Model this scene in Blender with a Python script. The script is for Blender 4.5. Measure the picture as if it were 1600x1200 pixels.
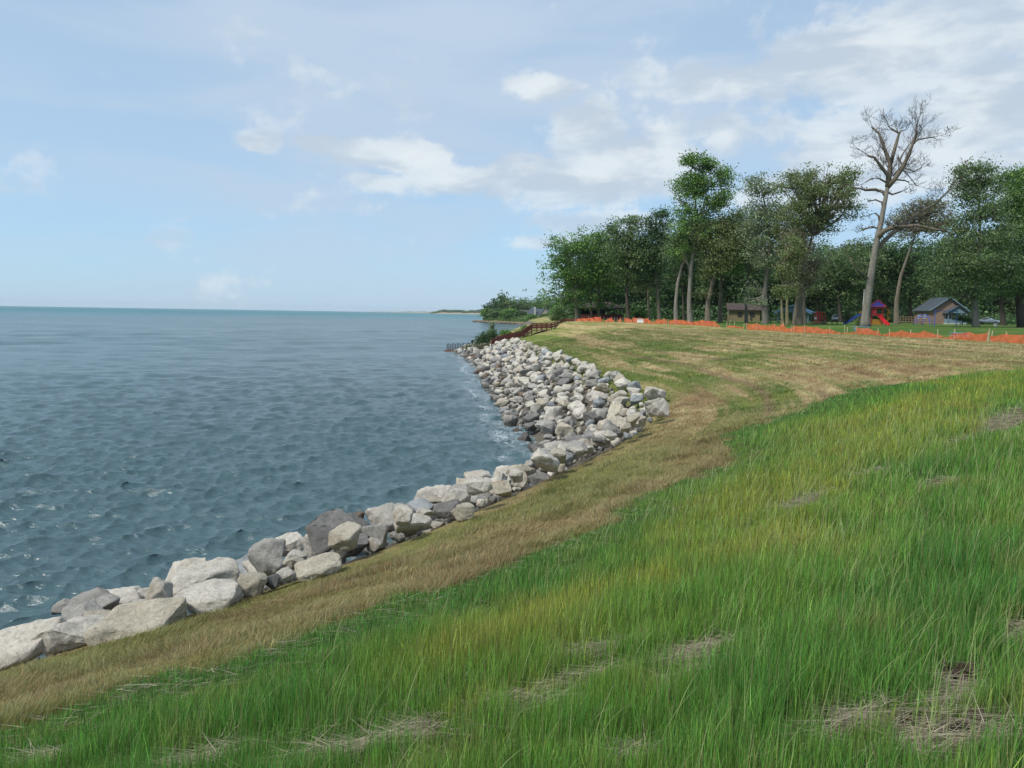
import bpy, math, random
import numpy as np
from mathutils import Vector, Matrix, Euler, noise as mnoise
random.seed(7); rng=np.random.default_rng(11)
R=math.radians
sc=bpy.context.scene
for o in list(bpy.data.objects): bpy.data.objects.remove(o)
COL=sc.collection
# ------------------------------------------------------------------ camera
FPX=1180.0; PITCH=R(5.33); ROLL=R(0.93); EYE=7.0
cam=bpy.data.cameras.new('camera'); co=bpy.data.objects.new('camera',cam); COL.objects.link(co)
cam.sensor_width=36; cam.lens=FPX/1600*36; cam.clip_start=0.05; cam.clip_end=30000
co.matrix_world=Matrix.Translation((0,0,EYE))@Matrix.Rotation(R(90)-PITCH,4,'X')@Matrix.Rotation(ROLL,4,'Z')
sc.camera=co
sc.render.resolution_x=1024; sc.render.resolution_y=768
sc.view_settings.view_transform='Standard'; sc.view_settings.look='None'
sc.view_settings.exposure=0.57; sc.view_settings.gamma=1
# ------------------------------------------------------------------ sun + sky
SUN_EL=R(52); SUN_AZ=R(-122)          # azimuth from +Y towards +X ; from the lake side
sl=bpy.data.lights.new('sun','SUN'); so=bpy.data.objects.new('sun',sl); COL.objects.link(so)
sl.energy=2.6; sl.angle=R(9); sl.color=(1.0,0.95,0.87)
so.rotation_euler=(R(90)-SUN_EL,0,-SUN_AZ+math.pi)
sd_=Vector((math.sin(SUN_AZ)*math.cos(SUN_EL),math.cos(SUN_AZ)*math.cos(SUN_EL),math.sin(SUN_EL)))
so.rotation_euler=sd_.to_track_quat('Z','Y').to_euler()
W=bpy.data.worlds.new('World'); sc.world=W; W.use_nodes=True
def build_world():
    nt=W.node_tree; N=nt.nodes; L=nt.links; N.clear()
    def n(t,**k):
        a=N.new(t)
        for q,v in k.items(): setattr(a,q,v)
        return a
    def val(x):
        return x
    def math_(op,a,b=None,c=None,clamp=False):
        m=n('ShaderNodeMath',operation=op,use_clamp=clamp)
        for i,x in enumerate((a,b,c)):
            if x is None: continue
            if isinstance(x,(int,float)): m.inputs[i].default_value=x
            else: L.new(x,m.inputs[i])
        return m.outputs[0]
    def mixc(f,a,b):
        m=n('ShaderNodeMix',data_type='RGBA')
        if isinstance(f,(int,float)): m.inputs[0].default_value=f
        else: L.new(f,m.inputs[0])
        for i,x in ((6,a),(7,b)):
            if isinstance(x,tuple): m.inputs[i].default_value=(*x,1)
            else: L.new(x,m.inputs[i])
        return m.outputs[2]
    tc=n('ShaderNodeTexCoord'); sep=n('ShaderNodeSeparateXYZ'); L.new(tc.outputs['Generated'],sep.inputs[0])
    X,Y,Z=sep.outputs
    az=math_('ARCTAN2',X,Y); el=math_('ARCSINE',Z)
    sky=n('ShaderNodeTexSky',sky_type='NISHITA',sun_disc=False,sun_elevation=SUN_EL,sun_rotation=SUN_AZ,altitude=0,air_density=1.0,dust_density=0.6,ozone_density=1.5)
    # angular coordinates, stretched sideways for the streaky veil
    cmb=n('ShaderNodeCombineXYZ'); L.new(az,cmb.inputs[0]); L.new(el,cmb.inputs[1])
    def noise(scale,sx,sy,detail,rough,off=0,dist=0.0):
        mp=n('ShaderNodeMapping'); mp.inputs['Scale'].default_value=(sx,sy,1); mp.inputs['Location'].default_value=(off,off*.7,off*.3)
        L.new(cmb.outputs[0],mp.inputs[0])
        t=n('ShaderNodeTexNoise'); t.inputs['Scale'].default_value=scale; t.inputs['Detail'].default_value=detail; t.inputs['Roughness'].default_value=rough
        t.inputs['Distortion'].default_value=dist
        L.new(mp.outputs[0],t.inputs[0]); return t.outputs[0]
    def ramp(x,a,b,smooth=True):
        m=n('ShaderNodeMapRange',interpolation_type='SMOOTHSTEP' if smooth else 'LINEAR')
        m.inputs[1].default_value=a; m.inputs[2].default_value=b; L.new(x,m.inputs[0]); return m.outputs[0]
    # blobs of heavier cloud: (px,py,rx,ry,weight) in degrees-like photo units -> real directions
    blobs=[(1330,105,170,60,1.0),(1150,140,170,40,.75),(1500,180,140,75,1.0),(1400,235,260,70,.85),(1130,210,150,50,.7),(840,150,60,24,1.05),(905,205,60,40,.95),(980,250,130,60,.95),
           (930,285,180,34,.95),(650,255,80,24,1.05),(575,245,56,18,.92),(500,232,36,12,.85),(730,285,120,30,.95),(820,270,60,24,.9),(405,230,30,13,.95),(610,290,60,16,.7),(1560,60,150,60,.7),(1600,280,160,60,.9),
           (1900,150,220,120,.9),(1180,320,200,30,.5),(-400,200,200,60,.8),(980,350,160,26,.4),(820,380,200,12,.3)]
    acc=None
    for px,py,rx,ry,w in blobs:
        a0=math.atan((px-800)/FPX); e0=math.atan((489+.0162*(px-740)-py)/FPX*math.cos(a0)); ra=rx/FPX*math.cos(a0)**2; re=ry/FPX
        dx=math_('MULTIPLY',math_('SUBTRACT',az,a0),1/ra); dy=math_('MULTIPLY',math_('SUBTRACT',el,e0),1/re)
        q=math_('ADD',math_('MULTIPLY',dx,dx),math_('MULTIPLY',dy,dy))
        g=math_('MULTIPLY',math_('EXPONENT',math_('MULTIPLY',q,-.8)),w)
        acc=g if acc is None else math_('MAXIMUM',acc,g)
    nz=noise(8,1,1.35,10,.60,3.1,.15)
    nz2=noise(26,1,1.2,8,.62,9.1,.1)
    nn=math_('ADD',math_('MULTIPLY',nz,.72),math_('MULTIPLY',nz2,.28))
    puff=ramp(math_('ADD',math_('MULTIPLY',acc,.52),math_('MULTIPLY',math_('SUBTRACT',nn,.53),1.5)),.065,.24)
    puff=math_('MULTIPLY',puff,math_('ADD',math_('MULTIPLY',acc,.45),.55),clamp=True)
    veil=noise(3.2,1,4.5,6,.5,1.7,.3)
    veil2=noise(1.6,1,2.5,4,.5,5.7)
    veil=ramp(math_('ADD',math_('MULTIPLY',veil,.65),math_('MULTIPLY',veil2,.35)),.40,.62)
    up=ramp(el,.0,.35)
    veilf=math_('ADD',math_('MULTIPLY',veil,math_('ADD',.42,math_('MULTIPLY',up,.10))),math_('ADD',.26,math_('MULTIPLY',up,.2)),clamp=True)
    shade=ramp(noise(9,1,2.6,6,.55,12.3,.2),.38,.62)
    low=ramp(el,.02,.25)
    mul=n('ShaderNodeMix',data_type='RGBA',blend_type='MULTIPLY'); mul.inputs[0].default_value=1
    L.new(sky.outputs[0],mul.inputs[6]); tint=mixc(ramp(el,0.0,.30),SKY_LOW,SKY_HIGH); L.new(tint,mul.inputs[7])
    c0=mixc(.62,mul.outputs[2],mixc(up,SKY_A,SKY_B)); c1=mixc(veilf,c0,VEIL)
    cc=mixc(shade,CLOUD_D,CLOUD_L)
    c2=mixc(math_('MULTIPLY',puff,.92),c1,cc)
    bg=n('ShaderNodeBackground'); L.new(c2,bg.inputs[0]); bg.inputs[1].default_value=SKY_STR
    out=n('ShaderNodeOutputWorld'); L.new(bg.outputs[0],out.inputs[0])
SKY_STR=0.12; SKY_LOW=(.62,.88,1.15); SKY_HIGH=(1.0,1.1,1.1); SKY_A=(2.15,3.45,4.5); SKY_B=(1.75,2.75,4.0); VEIL=(2.95,3.65,4.5); CLOUD_L=(4.5,4.85,5.05); CLOUD_D=(3.1,3.6,4.15)
build_world()
# ------------------------------------------------------------------ helpers
def ray(px,py):
    u=(px-800)/FPX; v=(600-py)/FPX
    a=u*math.cos(ROLL)-v*math.sin(ROLL); b=u*math.sin(ROLL)+v*math.cos(ROLL)
    return Vector((a,math.cos(PITCH)+b*math.sin(PITCH),-math.sin(PITCH)+b*math.cos(PITCH)))
def at_z(px,py,z):
    r=ray(px,py); t=(z-EYE)/r.z; return Vector((r.x*t,r.y*t,z))
def at_y(px,py,y):
    r=ray(px,py); t=y/r.y; return Vector((r.x*t,y,EYE+r.z*t))
def tag(o,label=None,cat=None,group=None,kind=None):
    if label: o['label']=label
    if cat: o['category']=cat
    if group: o['group']=group
    if kind: o['kind']=kind
    return o
def empty(name,loc,rz=0,label=None,cat=None,group=None):
    o=bpy.data.objects.new(name,None); COL.objects.link(o); o.location=loc; o.rotation_euler=(0,0,rz); o.empty_display_size=.2
    return tag(o,label,cat,group)
def link(name,me,mat=None,parent=None,smooth=False):
    o=bpy.data.objects.new(name,me); COL.objects.link(o)
    if mat is not None and not me.materials: me.materials.append(mat)
    if parent: o.parent=parent
    if smooth: me.polygons.foreach_set('use_smooth',[True]*len(me.polygons))
    return o
def np_mesh(name,v,f,cols=None,smooth=False,attrs=None):
    v=np.asarray(v,dtype=np.float32); f=np.asarray(f,dtype=np.int32); k=f.shape[1]
    me=bpy.data.meshes.new(name); me.vertices.add(len(v)); me.vertices.foreach_set('co',v.ravel())
    me.loops.add(f.size); me.loops.foreach_set('vertex_index',f.ravel())
    me.polygons.add(len(f)); me.polygons.foreach_set('loop_start',np.arange(0,f.size,k,dtype=np.int32))
    me.polygons.foreach_set('loop_total',np.full(len(f),k,dtype=np.int32))
    if smooth: me.polygons.foreach_set('use_smooth',np.ones(len(f),dtype=bool))
    me.update(calc_edges=True)
    if cols is not None:
        a=me.color_attributes.new('Col','FLOAT_COLOR','POINT'); c=np.ones((len(v),4),dtype=np.float32); c[:,:3]=cols; a.data.foreach_set('color',c.ravel())
    for q,x in (attrs or {}).items():
        a=me.attributes.new(q,'FLOAT','POINT'); a.data.foreach_set('value',np.asarray(x,dtype=np.float32))
    return me
class MB:
    def __init__(s): s.v=[]; s.f=[]
    def add(s,vs,fs):
        b=len(s.v); s.v+= [tuple(x) for x in vs]; s.f+=[tuple(b+i for i in q) for q in fs]; return s
    def box(s,c,d,rot=None,taper=1.0):
        hx,hy,hz=d[0]/2,d[1]/2,d[2]/2; vs=[]
        for z in (-1,1):
            t=taper if z>0 else 1
            for x,y in ((-1,-1),(1,-1),(1,1),(-1,1)):
                p=Vector((x*hx*t,y*hy*t,z*hz))
                if rot: p=Euler(rot).to_matrix()@p
                vs.append(p+Vector(c))
        return s.add(vs,[(3,2,1,0),(4,5,6,7),(0,1,5,4),(1,2,6,5),(2,3,7,6),(3,0,4,7)])
    def bar(s,a,b,w,h=None):
        a=Vector(a); b=Vector(b); h=h or w; d=b-a; q=d.to_track_quat('Z','Y').to_matrix(); vs=[]
        for p in (a,b):
            for x,y in ((-1,-1),(1,-1),(1,1),(-1,1)): vs.append(p+q@Vector((x*w/2,y*h/2,0)))
        return s.add(vs,[(3,2,1,0),(4,5,6,7),(0,1,5,4),(1,2,6,5),(2,3,7,6),(3,0,4,7)])
    def tube(s,pts,rad,n=6,cap=True):
        pts=[Vector(p) for p in pts]; m=len(pts)
        if not hasattr(rad,'__len__'): rad=[rad]*m
        ref=Vector((1,0,0)); b0=len(s.v); vs=[]; fs=[]
        for i,p in enumerate(pts):
            d=(pts[min(i+1,m-1)]-pts[max(i-1,0)])
            if d.length<1e-6: d=Vector((0,0,1))
            d.normalize(); u=d.cross(ref)
            if u.length<.2: u=d.cross(Vector((0,1,0)))
            u.normalize(); w=d.cross(u)
            for k in range(n):
                a=2*math.pi*k/n; vs.append(p+(u*math.cos(a)+w*math.sin(a))*rad[i])
        for i in range(m-1):
            for k in range(n):
                k2=(k+1)%n; fs.append((i*n+k,i*n+k2,(i+1)*n+k2,(i+1)*n+k))
        if cap: fs.append(tuple(range(n-1,-1,-1))); fs.append(tuple((m-1)*n+k for k in range(n)))
        return s.add(vs,fs)
    def prism(s,poly,y0,y1):      # poly in xz, extruded along y
        n=len(poly); vs=[(x,y0,z) for x,z in poly]+[(x,y1,z) for x,z in poly]
        fs=[tuple(range(n)),tuple(range(2*n-1,n-1,-1))]+[(i,n+i,n+(i+1)%n,(i+1)%n) for i in range(n)]
        return s.add(vs,fs)
    def mesh(s,name):
        me=bpy.data.meshes.new(name); me.from_pydata(s.v,[],s.f); me.update()
        return me
    def build(s,name,mat,parent=None,smooth=False): return link(name,s.mesh(name),mat,parent,smooth)
def hash2(ix,iy,seed):
    h=(ix.astype(np.int64)*374761393+iy.astype(np.int64)*668265263+seed*1442695041)&0x7fffffff
    h=((h^(h>>13))*1274126177)&0x7fffffff
    return ((h^(h>>16))&0xffff)/65535.0
def vn(x,y,seed=0):
    ix=np.floor(x); iy=np.floor(y); fx=x-ix; fy=y-iy; fx=fx*fx*(3-2*fx); fy=fy*fy*(3-2*fy)
    a=hash2(ix,iy,seed); b=hash2(ix+1,iy,seed); c=hash2(ix,iy+1,seed); d=hash2(ix+1,iy+1,seed)
    return (a*(1-fx)+b*fx)*(1-fy)+(c*(1-fx)+d*fx)*fy
def fbm(x,y,o=4,seed=0,g=.5):
    t=0; a=1; n=0
    for i in range(o): t=t+a*vn(x*2**i+i*17.3,y*2**i+i*5.1,seed+i); n+=a; a*=g
    return t/n
def sm(a,b,x): t=np.clip((x-a)/(b-a),0,1); return t*t*(3-2*t)
# materials ---------------------------------------------------------
class NT:
    def __init__(s,name):
        s.m=bpy.data.materials.new(name); s.m.use_nodes=True; s.t=s.m.node_tree; s.N=s.t.nodes; s.L=s.t.links
        s.b=s.N['Principled BSDF']; s.out=s.N['Material Output']
    def n(s,t,**k):
        a=s.N.new(t)
        for q,v in k.items(): setattr(a,q,v)
        return a
    def tex(s,scale,detail=4,rough=.5,vec=None,stretch=None,space='Object',dist=0):
        if vec is None:
            tc=s.n('ShaderNodeTexCoord'); vec=tc.outputs[space]
        if stretch:
            mp=s.n('ShaderNodeMapping'); mp.inputs['Scale'].default_value=stretch; s.L.new(vec,mp.inputs[0]); vec=mp.outputs[0]
        t=s.n('ShaderNodeTexNoise'); t.inputs['Scale'].default_value=scale; t.inputs['Detail'].default_value=detail; t.inputs['Roughness'].default_value=rough; t.inputs['Distortion'].default_value=dist
        s.L.new(vec,t.inputs[0]); return t.outputs[0]
    def rng(s,x,a,b,c=0.,d=1.):
        m=s.n('ShaderNodeMapRange'); 
        for i,v in enumerate((a,b,c,d)): m.inputs[i+1].default_value=v
        s.L.new(x,m.inputs[0]); return m.outputs[0]
    def mix(s,f,a,b,blend='MIX'):
        m=s.n('ShaderNodeMix',data_type='RGBA',blend_type=blend)
        for i,x in ((0,f),(6,a),(7,b)):
            if isinstance(x,(int,float)): m.inputs[i].default_value=x
            elif isinstance(x,tuple): m.inputs[i].default_value=(*x,1)
            else: s.L.new(x,m.inputs[i])
        return m.outputs[2]
    def math(s,op,a,b=0.,clamp=False):
        m=s.n('ShaderNodeMath',operation=op,use_clamp=clamp)
        for i,x in enumerate((a,b)):
            if isinstance(x,(int,float)): m.inputs[i].default_value=x
            else: s.L.new(x,m.inputs[i])
        return m.outputs[0]
    def set(s,k,v):
        i=s.b.inputs[k]
        if isinstance(v,(int,float)): i.default_value=v
        elif isinstance(v,tuple): i.default_value=(*v,1)
        else: s.L.new(v,i)
    def bump(s,h,st=.3,dist=.1):
        b=s.n('ShaderNodeBump'); b.inputs['Strength'].default_value=st; b.inputs['Distance'].default_value=dist; s.L.new(h,b.inputs['Height']); s.L.new(b.outputs[0],s.b.inputs['Normal'])
def paint(name,c,rough=.5,var=.18,scale=3,metal=0,bumps=.15):
    m=NT(name); n1=m.tex(scale,5,.6); f=m.rng(n1,.3,.7)
    m.set('Base Color',m.mix(f,tuple(x*(1-var) for x in c),tuple(min(1,x*(1+var)) for x in c))); m.set('Roughness',rough); m.set('Metallic',metal)
    if bumps: m.bump(m.tex(scale*8,3,.6),bumps,.02)
    return m.m
def vcol(name,trans=.35,rough=.6,spec=.3):
    m=NT(name); a=m.n('ShaderNodeAttribute'); a.attribute_name='Col'; m.set('Base Color',a.outputs[0]); m.set('Roughness',rough); m.set('Specular IOR Level',spec)
    if trans>0:
        t=m.n('ShaderNodeBsdfTranslucent'); m.L.new(a.outputs[0],t.inputs[0]); x=m.n('ShaderNodeMixShader'); x.inputs[0].default_value=trans
        m.L.new(m.b.outputs[0],x.inputs[1]); m.L.new(t.outputs[0],x.inputs[2]); m.L.new(x.outputs[0],m.out.inputs[0])
    return m.m
# ------------------------------------------------------------------ plan of the shore
S_pts=[(-60,-60,1.6),(-34,-22,1.6),(-14,4.5,1.6),(-7.5,10.7,1.6),(-6.5,11.6,1.7),(-5.6,12.4,1.8),(-4.4,13.4,1.9),(-3.2,14.6,2.0),(-1.4,17.0,2.2),(.6,20.3,2.3),(3.4,24.8,2.6),(5.6,29.3,2.75),(6.5,33.5,2.8),
       (6.4,38.4,2.8),(5.4,48,3.0),(4.6,58,3.0),(3.4,68.5,3.0),(1.9,86,3.0),(0,103,3.0),(-2.2,114,2.4),(-5.9,125.4,1.5),(-9.6,135,.45),(-8,139,.45),(-3,146,1.2),(3,170,2.5),(6,210,3),(11,300,3),(15,400,3),(16,560,3)]
def resample(P,step):
    P=np.array(P,float); seg=np.hypot(*(np.diff(P[:,:2],axis=0).T)); s=np.r_[0,np.cumsum(seg)]; n=int(s[-1]/step)+1; q=np.linspace(0,s[-1],n)
    return np.stack([np.interp(q,s,P[:,i]) for i in range(P.shape[1])],1),q
def sdist(P,X,Y,closed_land):
    d2=np.full(X.shape,1e18); st=np.zeros(X.shape); acc=0
    for i in range(len(P)-1):
        ax,ay=P[i,:2]; bx,by=P[i+1,:2]; dx,dy=bx-ax,by-ay; L=math.hypot(dx,dy)
        if L<1e-9: continue
        t=np.clip(((X-ax)*dx+(Y-ay)*dy)/(L*L),0,1); q=(X-ax-t*dx)**2+(Y-ay-t*dy)**2; m=q<d2
        d2=np.where(m,q,d2); st=np.where(m,acc+t*L,st); acc+=L
    ins=np.zeros(X.shape,bool); Q=closed_land; j=len(Q)-1
    for i in range(len(Q)):
        xi,yi=Q[i]; xj,yj=Q[j]
        if yi!=yj:
            c=((yi>Y)!=(yj>Y))&(X<(xj-xi)*(Y-yi)/(yj-yi)+xi); ins^=c
        j=i
    return np.sqrt(d2)*np.where(ins,1,-1),st
GX0,GX1,GY0,GY1,GS=-70.,120.,-40.,300.,.5
gx=np.arange(GX0,GX1+GS/2,GS); gy=np.arange(GY0,GY1+GS/2,GS); GXX,GYY=np.meshgrid(gx,gy)
Sp,Sq=resample(S_pts,2.0)
# soften the corners
for _ in range(1): Sp[1:-1]=Sp[1:-1]*.6+(Sp[:-2]+Sp[2:])*.2
SDg,STg=sdist(Sp,GXX,GYY,[tuple(p[:2]) for p in Sp]+[(3000,900),(3000,-900),(-60,-900)])
Sacc=np.r_[0,np.cumsum(np.hypot(*(np.diff(Sp[:,:2],axis=0).T)))]
def lut(G,x,y):
    fx=np.clip((x-GX0)/GS,0,len(gx)-1.001); fy=np.clip((y-GY0)/GS,0,len(gy)-1.001); i=fx.astype(int); j=fy.astype(int); a=fx-i; b=fy-j
    return (G[j,i]*(1-a)+G[j,i+1]*a)*(1-b)+(G[j+1,i]*(1-a)+G[j+1,i+1]*a)*b
FEN=np.array([(-60,50),(20,48),(54,36.8),(77,35.9),(90,33.6),(110,28.5),(128,21.7),(140,11.9),(150,4.),(300,4),(900,4)],float)  # y , x of the fence line
def xf(y): return np.interp(y,FEN[:,0],FEN[:,1])
def SLO(y): return .46+.14*sm(22,36,y)
def terr(x,y):
    x=np.asarray(x,float); y=np.asarray(y,float)
    d=lut(SDg,x,y)+np.maximum(x-GX1,0); s=lut(STg,x,y); zt=np.interp(s,Sacc,Sp[:,2])
    u=np.clip(d/14,0,1); zi=zt+(5.3-zt)*(1-(1-u)**1.25)
    zo=np.maximum(zt-.15+d*SLO(y),-2.5)
    w=sm(-.5,.3,d); z=zo*(1-w)+zi*w
    f=x-xf(y); z=z+.40*sm(70,135,y)*sm(4,12,d)+(.75-.35*sm(70,135,y))*sm(0,15,f)*sm(5,14,d)+.003*np.clip(f-15,0,80)
    a=sm(0,3,d); r=np.hypot(x,y)
    z=z+a*((fbm(x*.35,y*.35,3,5)-.5)*.16+(fbm(x*.07,y*.07,2,9)-.5)*.35*sm(6,25,r)*(1-sm(0,4,f)))
    return z,d,s,zt
def tz(x,y): return float(terr(np.array([x]),np.array([y]))[0][0])
def gp(px,py,off=0.,tmax=700):
    r=ray(px,py); t=np.exp(np.linspace(0,math.log(tmax),900)); X=r.x*t; Y=r.y*t; Zr=EYE+r.z*t; Zt=terr(X,Y)[0]+off
    k=np.nonzero(Zr<Zt)[0]
    if len(k)==0: return None
    k=k[0]; k0=max(k-1,0); a=Zr[k0]-Zt[k0]; b=Zr[k]-Zt[k]; q=a/(a-b) if a!=b else 0; tt=t[k0]+(t[k]-t[k0])*q
    return Vector((r.x*tt,r.y*tt,EYE+r.z*tt-off))
# tall grass edge
Tpx=[(-60,1135),(0,1118),(200,1058),(400,1008),(640,922),(831,864),(1000,770),(1090,733),(1142,712),(1120,690),(1150,668),(1232,640),(1330,606),(1450,588),(1600,574),(1700,562)]
Tp=[gp(a,b,.13) for a,b in Tpx]; Tl=[(-30,-10),(-12,-1)]+[(p.x,p.y) for p in Tp]
Tl.append((Tl[-1][0]+14,Tl[-1][1]+4)); Tl.append((Tl[-1][0]+40,Tl[-1][1]-8))
TDg,_=sdist(np.array(Tl),GXX,GYY,Tl+[(400,20),(400,-400),(-60,-400)])
def patch(px,py,rx,ry):
    c=gp(px,py); a=gp(px+rx,py-rx*(.25 if py>600 else .02)); b=gp(px,py-ry)
    M=np.array([[a.x-c.x,b.x-c.x],[a.y-c.y,b.y-c.y]]); Mi=np.linalg.inv(M); return (c.x,c.y,Mi)
def pw(P,x,y,k=1.):
    cx,cy,M=P; u=M[0,0]*(x-cx)+M[0,1]*(y-cy); v=M[1,0]*(x-cx)+M[1,1]*(y-cy); return np.exp(-k*(u*u+v*v))
ochre=[patch(*a) for a in [(1330,690,170,38),(1180,790,120,32),(1450,650,120,30),(930,960,140,28),(760,1010,120,25),(1560,600,100,14),(1050,900,80,25),(1240,850,110,30),(830,1090,100,12)]]
deep=[patch(*a) for a in [(1530,880,150,90),(900,860,170,22),(1200,720,130,25),(620,960,150,24),(1290,640,120,14),(400,1040,160,20),(1560,720,70,40),(1380,960,150,40),(1000,830,120,24)]]
straw=[patch(a[0],a[1],a[2]*1.05,a[3]*(1.6 if a[1]>1000 else 1.3)) for a in [(1262,784,45,9),(1350,742,40,5),(1570,660,40,14),(1500,690,30,5),(1470,755,34,6),(880,1073,130,7),(960,1012,70,5),(560,1168,120,12),(300,1195,110,9),(1485,1085,75,22),(1490,1165,85,24),(1330,1130,60,14),(1590,1000,30,12),
        (1120,1012,90,9),(1090,1055,60,9),(850,1100,50,8),(1000,1180,60,8),(60,1190,60,8)]]
bare=[patch(a[0],a[1],a[2],a[3]*1.6) for a in [(1500,1062,26,7),(1530,1130,60,5),(1440,1120,40,5),(720,1165,40,6),(860,1110,25,4),(1180,1195,30,5),(1490,1185,60,8)]]
greenp=[patch(*a) for a in [(1010,545,60,8),(1170,555,50,6),(1330,562,60,5),(880,550,60,14),(1200,620,50,10),(1130,690,60,12),(960,590,50,10),(1220,516,120,4),(1400,526,120,4),(1120,565,40,6),(1050,620,40,14),(850,527,40,8)]]
brownp=[patch(*a) for a in [(1420,554,90,6),(1480,572,140,7),(1100,620,60,20),(1020,690,60,22),(900,745,90,18),(700,845,120,16),(500,915,140,16),(1250,585,100,10),(250,1000,160,18)]]
def paint_ground(x,y):
    z,d,s,zt=terr(x,y); t=lut(TDg,x,y)+(fbm(x*1.2,y*1.2,3,40)-.5)*1.6; f=x-xf(y)
    def L(*c): return np.array(c)[None,:]
    def mx(a,b,w): w=np.clip(w,0,1)[:,None]; return a*(1-w)+b*w
    wx=x+(fbm(x*.6,y*.6,4,81)-.5)*3.2*sm(2,14,np.hypot(x,y)+2); wy=y+(fbm(x*.6,y*.6,4,82)-.5)*3.2*sm(2,14,np.hypot(x,y)+2)
    n1=fbm(s*.05+.35*fbm(x*.1,y*.1,2,25),d*.75,4,21); n2=fbm(s*.14,d*2.6+1.5*fbm(x*.15,y*.15,2,26),4,22); n3=fbm(x*.5,y*.5,4,23); n4=fbm(x*2.2,y*2.2,3,24)
    tan=mx(L(.43,.37,.20),L(.33,.25,.13),sm(.35,.65,n4)); grn=mx(L(.115,.165,.038),L(.18,.21,.06),sm(.35,.65,n3))
    w=sm(.42,.60,n1*.5+n2*.5)
    g=sum(pw(p,x,y) for p in greenp); b=sum(pw(p,x,y) for p in brownp)
    edge=np.exp(-np.maximum(d,0)/3.5)*sm(20,40,y)          # greener verge near the far boulders
    c=mx(grn,tan,np.clip(w*1.15+.22+b*.6-g*.9-edge*.7,0,1))
    c=mx(c,L(.24,.165,.09),np.clip(b*.8,0,.8)*sm(.3,.6,n2))
    # tyre ruts following the bend
    rut=(np.exp(-((d-4.3-1.2*fbm(s*.08,s*0,2,27))/.22)**2)+np.exp(-((d-6.3-1.2*fbm(s*.08,s*0,2,27))/.22)**2)+.7*np.exp(-((d-9.2-1.6*fbm(s*.07,s*0,2,28))/.2)**2))*sm(18,28,y)*(1-sm(60,90,y))*sm(.35,.55,fbm(s*.2,d*.3,2,29))
    c=mx(c,L(.22,.16,.10),rut*.75)
    # red-brown uncut strip above the near boulders
    near=(1-sm(19,30,y))*sm(0,.5,-t+.5)
    br=mx(L(.20,.150,.070),L(.27,.225,.11),sm(.3,.7,n2)); br=mx(br,L(.17,.20,.055),sm(.46,.64,n1*.6+n3*.4)*.75)
    c=mx(c,br,near*.9)
    # tall grass
    o=sum(pw(p,wx,wy) for p in ochre); dp=sum(pw(p,wx,wy) for p in deep)
    tg=mx(L(.064,.148,.030),L(.098,.180,.034),sm(.3,.7,n3*.5+n4*.5)); band=np.exp(-np.maximum(t,0)/2.2)
    tg=mx(tg,L(.052,.125,.028),np.clip(dp*.7+band*.5,0,.85)*sm(.2,.55,n4+.1)); tg=mx(tg,L(.168,.190,.038),np.clip(o*.95,0,.9)*sm(.25,.6,n4*.6+n3*.4+.05))
    tg=mx(tg,L(.15,.15,.05),sm(.62,.75,n4)*.4)
    T=sm(-.15,.15,t); c=mx(c,tg,T)
    # park lawn behind the fence
    lw=mx(L(.066,.128,.03),L(.105,.165,.042),sm(.3,.7,fbm(x*.2,y*.2,4,31))); c=mx(c,lw,sm(-1.2,.5,f)*sm(5,12,d))
    st=np.zeros_like(x)
    for p in straw: st=np.maximum(st,pw(p,x,y,.9))
    st=sm(.30,.85,st+(n4-.5)*1.0+(fbm(x*6,y*6,3,55)-.5)*.9)*T
    ba=np.zeros_like(x)
    for p in bare: ba=np.maximum(ba,pw(p,x,y,.9))
    ba=sm(.40,.6,ba+(n4-.5)*.5)*T
    return c,z,d,s,t,f,st,ba,T
# ------------------------------------------------------------------ ground sheet
def polar(angs,rads):
    A,Rr=np.meshgrid(angs,rads); x=(Rr*np.sin(A)).ravel(); y=(Rr*np.cos(A)).ravel(); na,nr=len(angs),len(rads)
    i=np.arange(nr-1)[:,None]*na+np.arange(na-1)[None,:]; i=i.ravel(); f=np.stack([i,i+1,i+na+1,i+na],1)[:,::-1]
    return x,y,f
def ground():
    angs=np.r_[np.linspace(-180,-52,40,endpoint=False),np.linspace(-52,52,820,endpoint=False),np.linspace(52,180,40)]*math.pi/180
    rads=np.r_[np.array([.01,.4]),np.exp(np.linspace(math.log(.8),math.log(700),620))]
    x,y,f=polar(angs,rads)
    c,z,d,s,t,fe,st,ba,T=paint_ground(x,y)
    c=c*(1-.45*T[:,None])+np.array([[.10,.09,.05]])*.45*T[:,None]        # soil and thatch show between the tall blades
    c=c*(1-st[:,None])+(np.array([[.20,.165,.115]])*(.6+.9*fbm(x*14,y*14,2,58))[:,None])*st[:,None]; c=c*(1-ba[:,None])+np.array([[.05,.035,.022]])*ba[:,None]
    ed=sm(-.9,.1,d)[:,None]; c=c*ed+np.array([[.14,.13,.115]])*(1-ed)
    z=z+.05*np.maximum(ba,st*.6)*(fbm(x*9,y*9,3,3)-.4)
    far=d<-30; z=np.where(far,-2.5,z)
    me=np_mesh('ground',np.stack([x,y,z],1),f,c,True)
    m=NT('ground_turf'); a=m.n('ShaderNodeAttribute'); a.attribute_name='Col'
    n1=m.tex(14,5,.65); n2=m.tex(3.1,5,.6)
    k=m.mix(m.rng(n1,.3,.7),(.62,.62,.62),(1.35,1.3,1.2)); c1=m.mix(1.,a.outputs[0],k,'MULTIPLY')
    k2=m.mix(m.rng(n2,.3,.7),(.8,.82,.8),(1.2,1.16,1.1)); c2=m.mix(1.,c1,k2,'MULTIPLY')
    m.set('Base Color',c2); m.set('Roughness',.95); m.set('Specular IOR Level',.1); m.bump(m.tex(18,6,.75),.9,.08)
    o=link('ground',me,m.m); tag(o,kind='structure')
ground()
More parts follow.
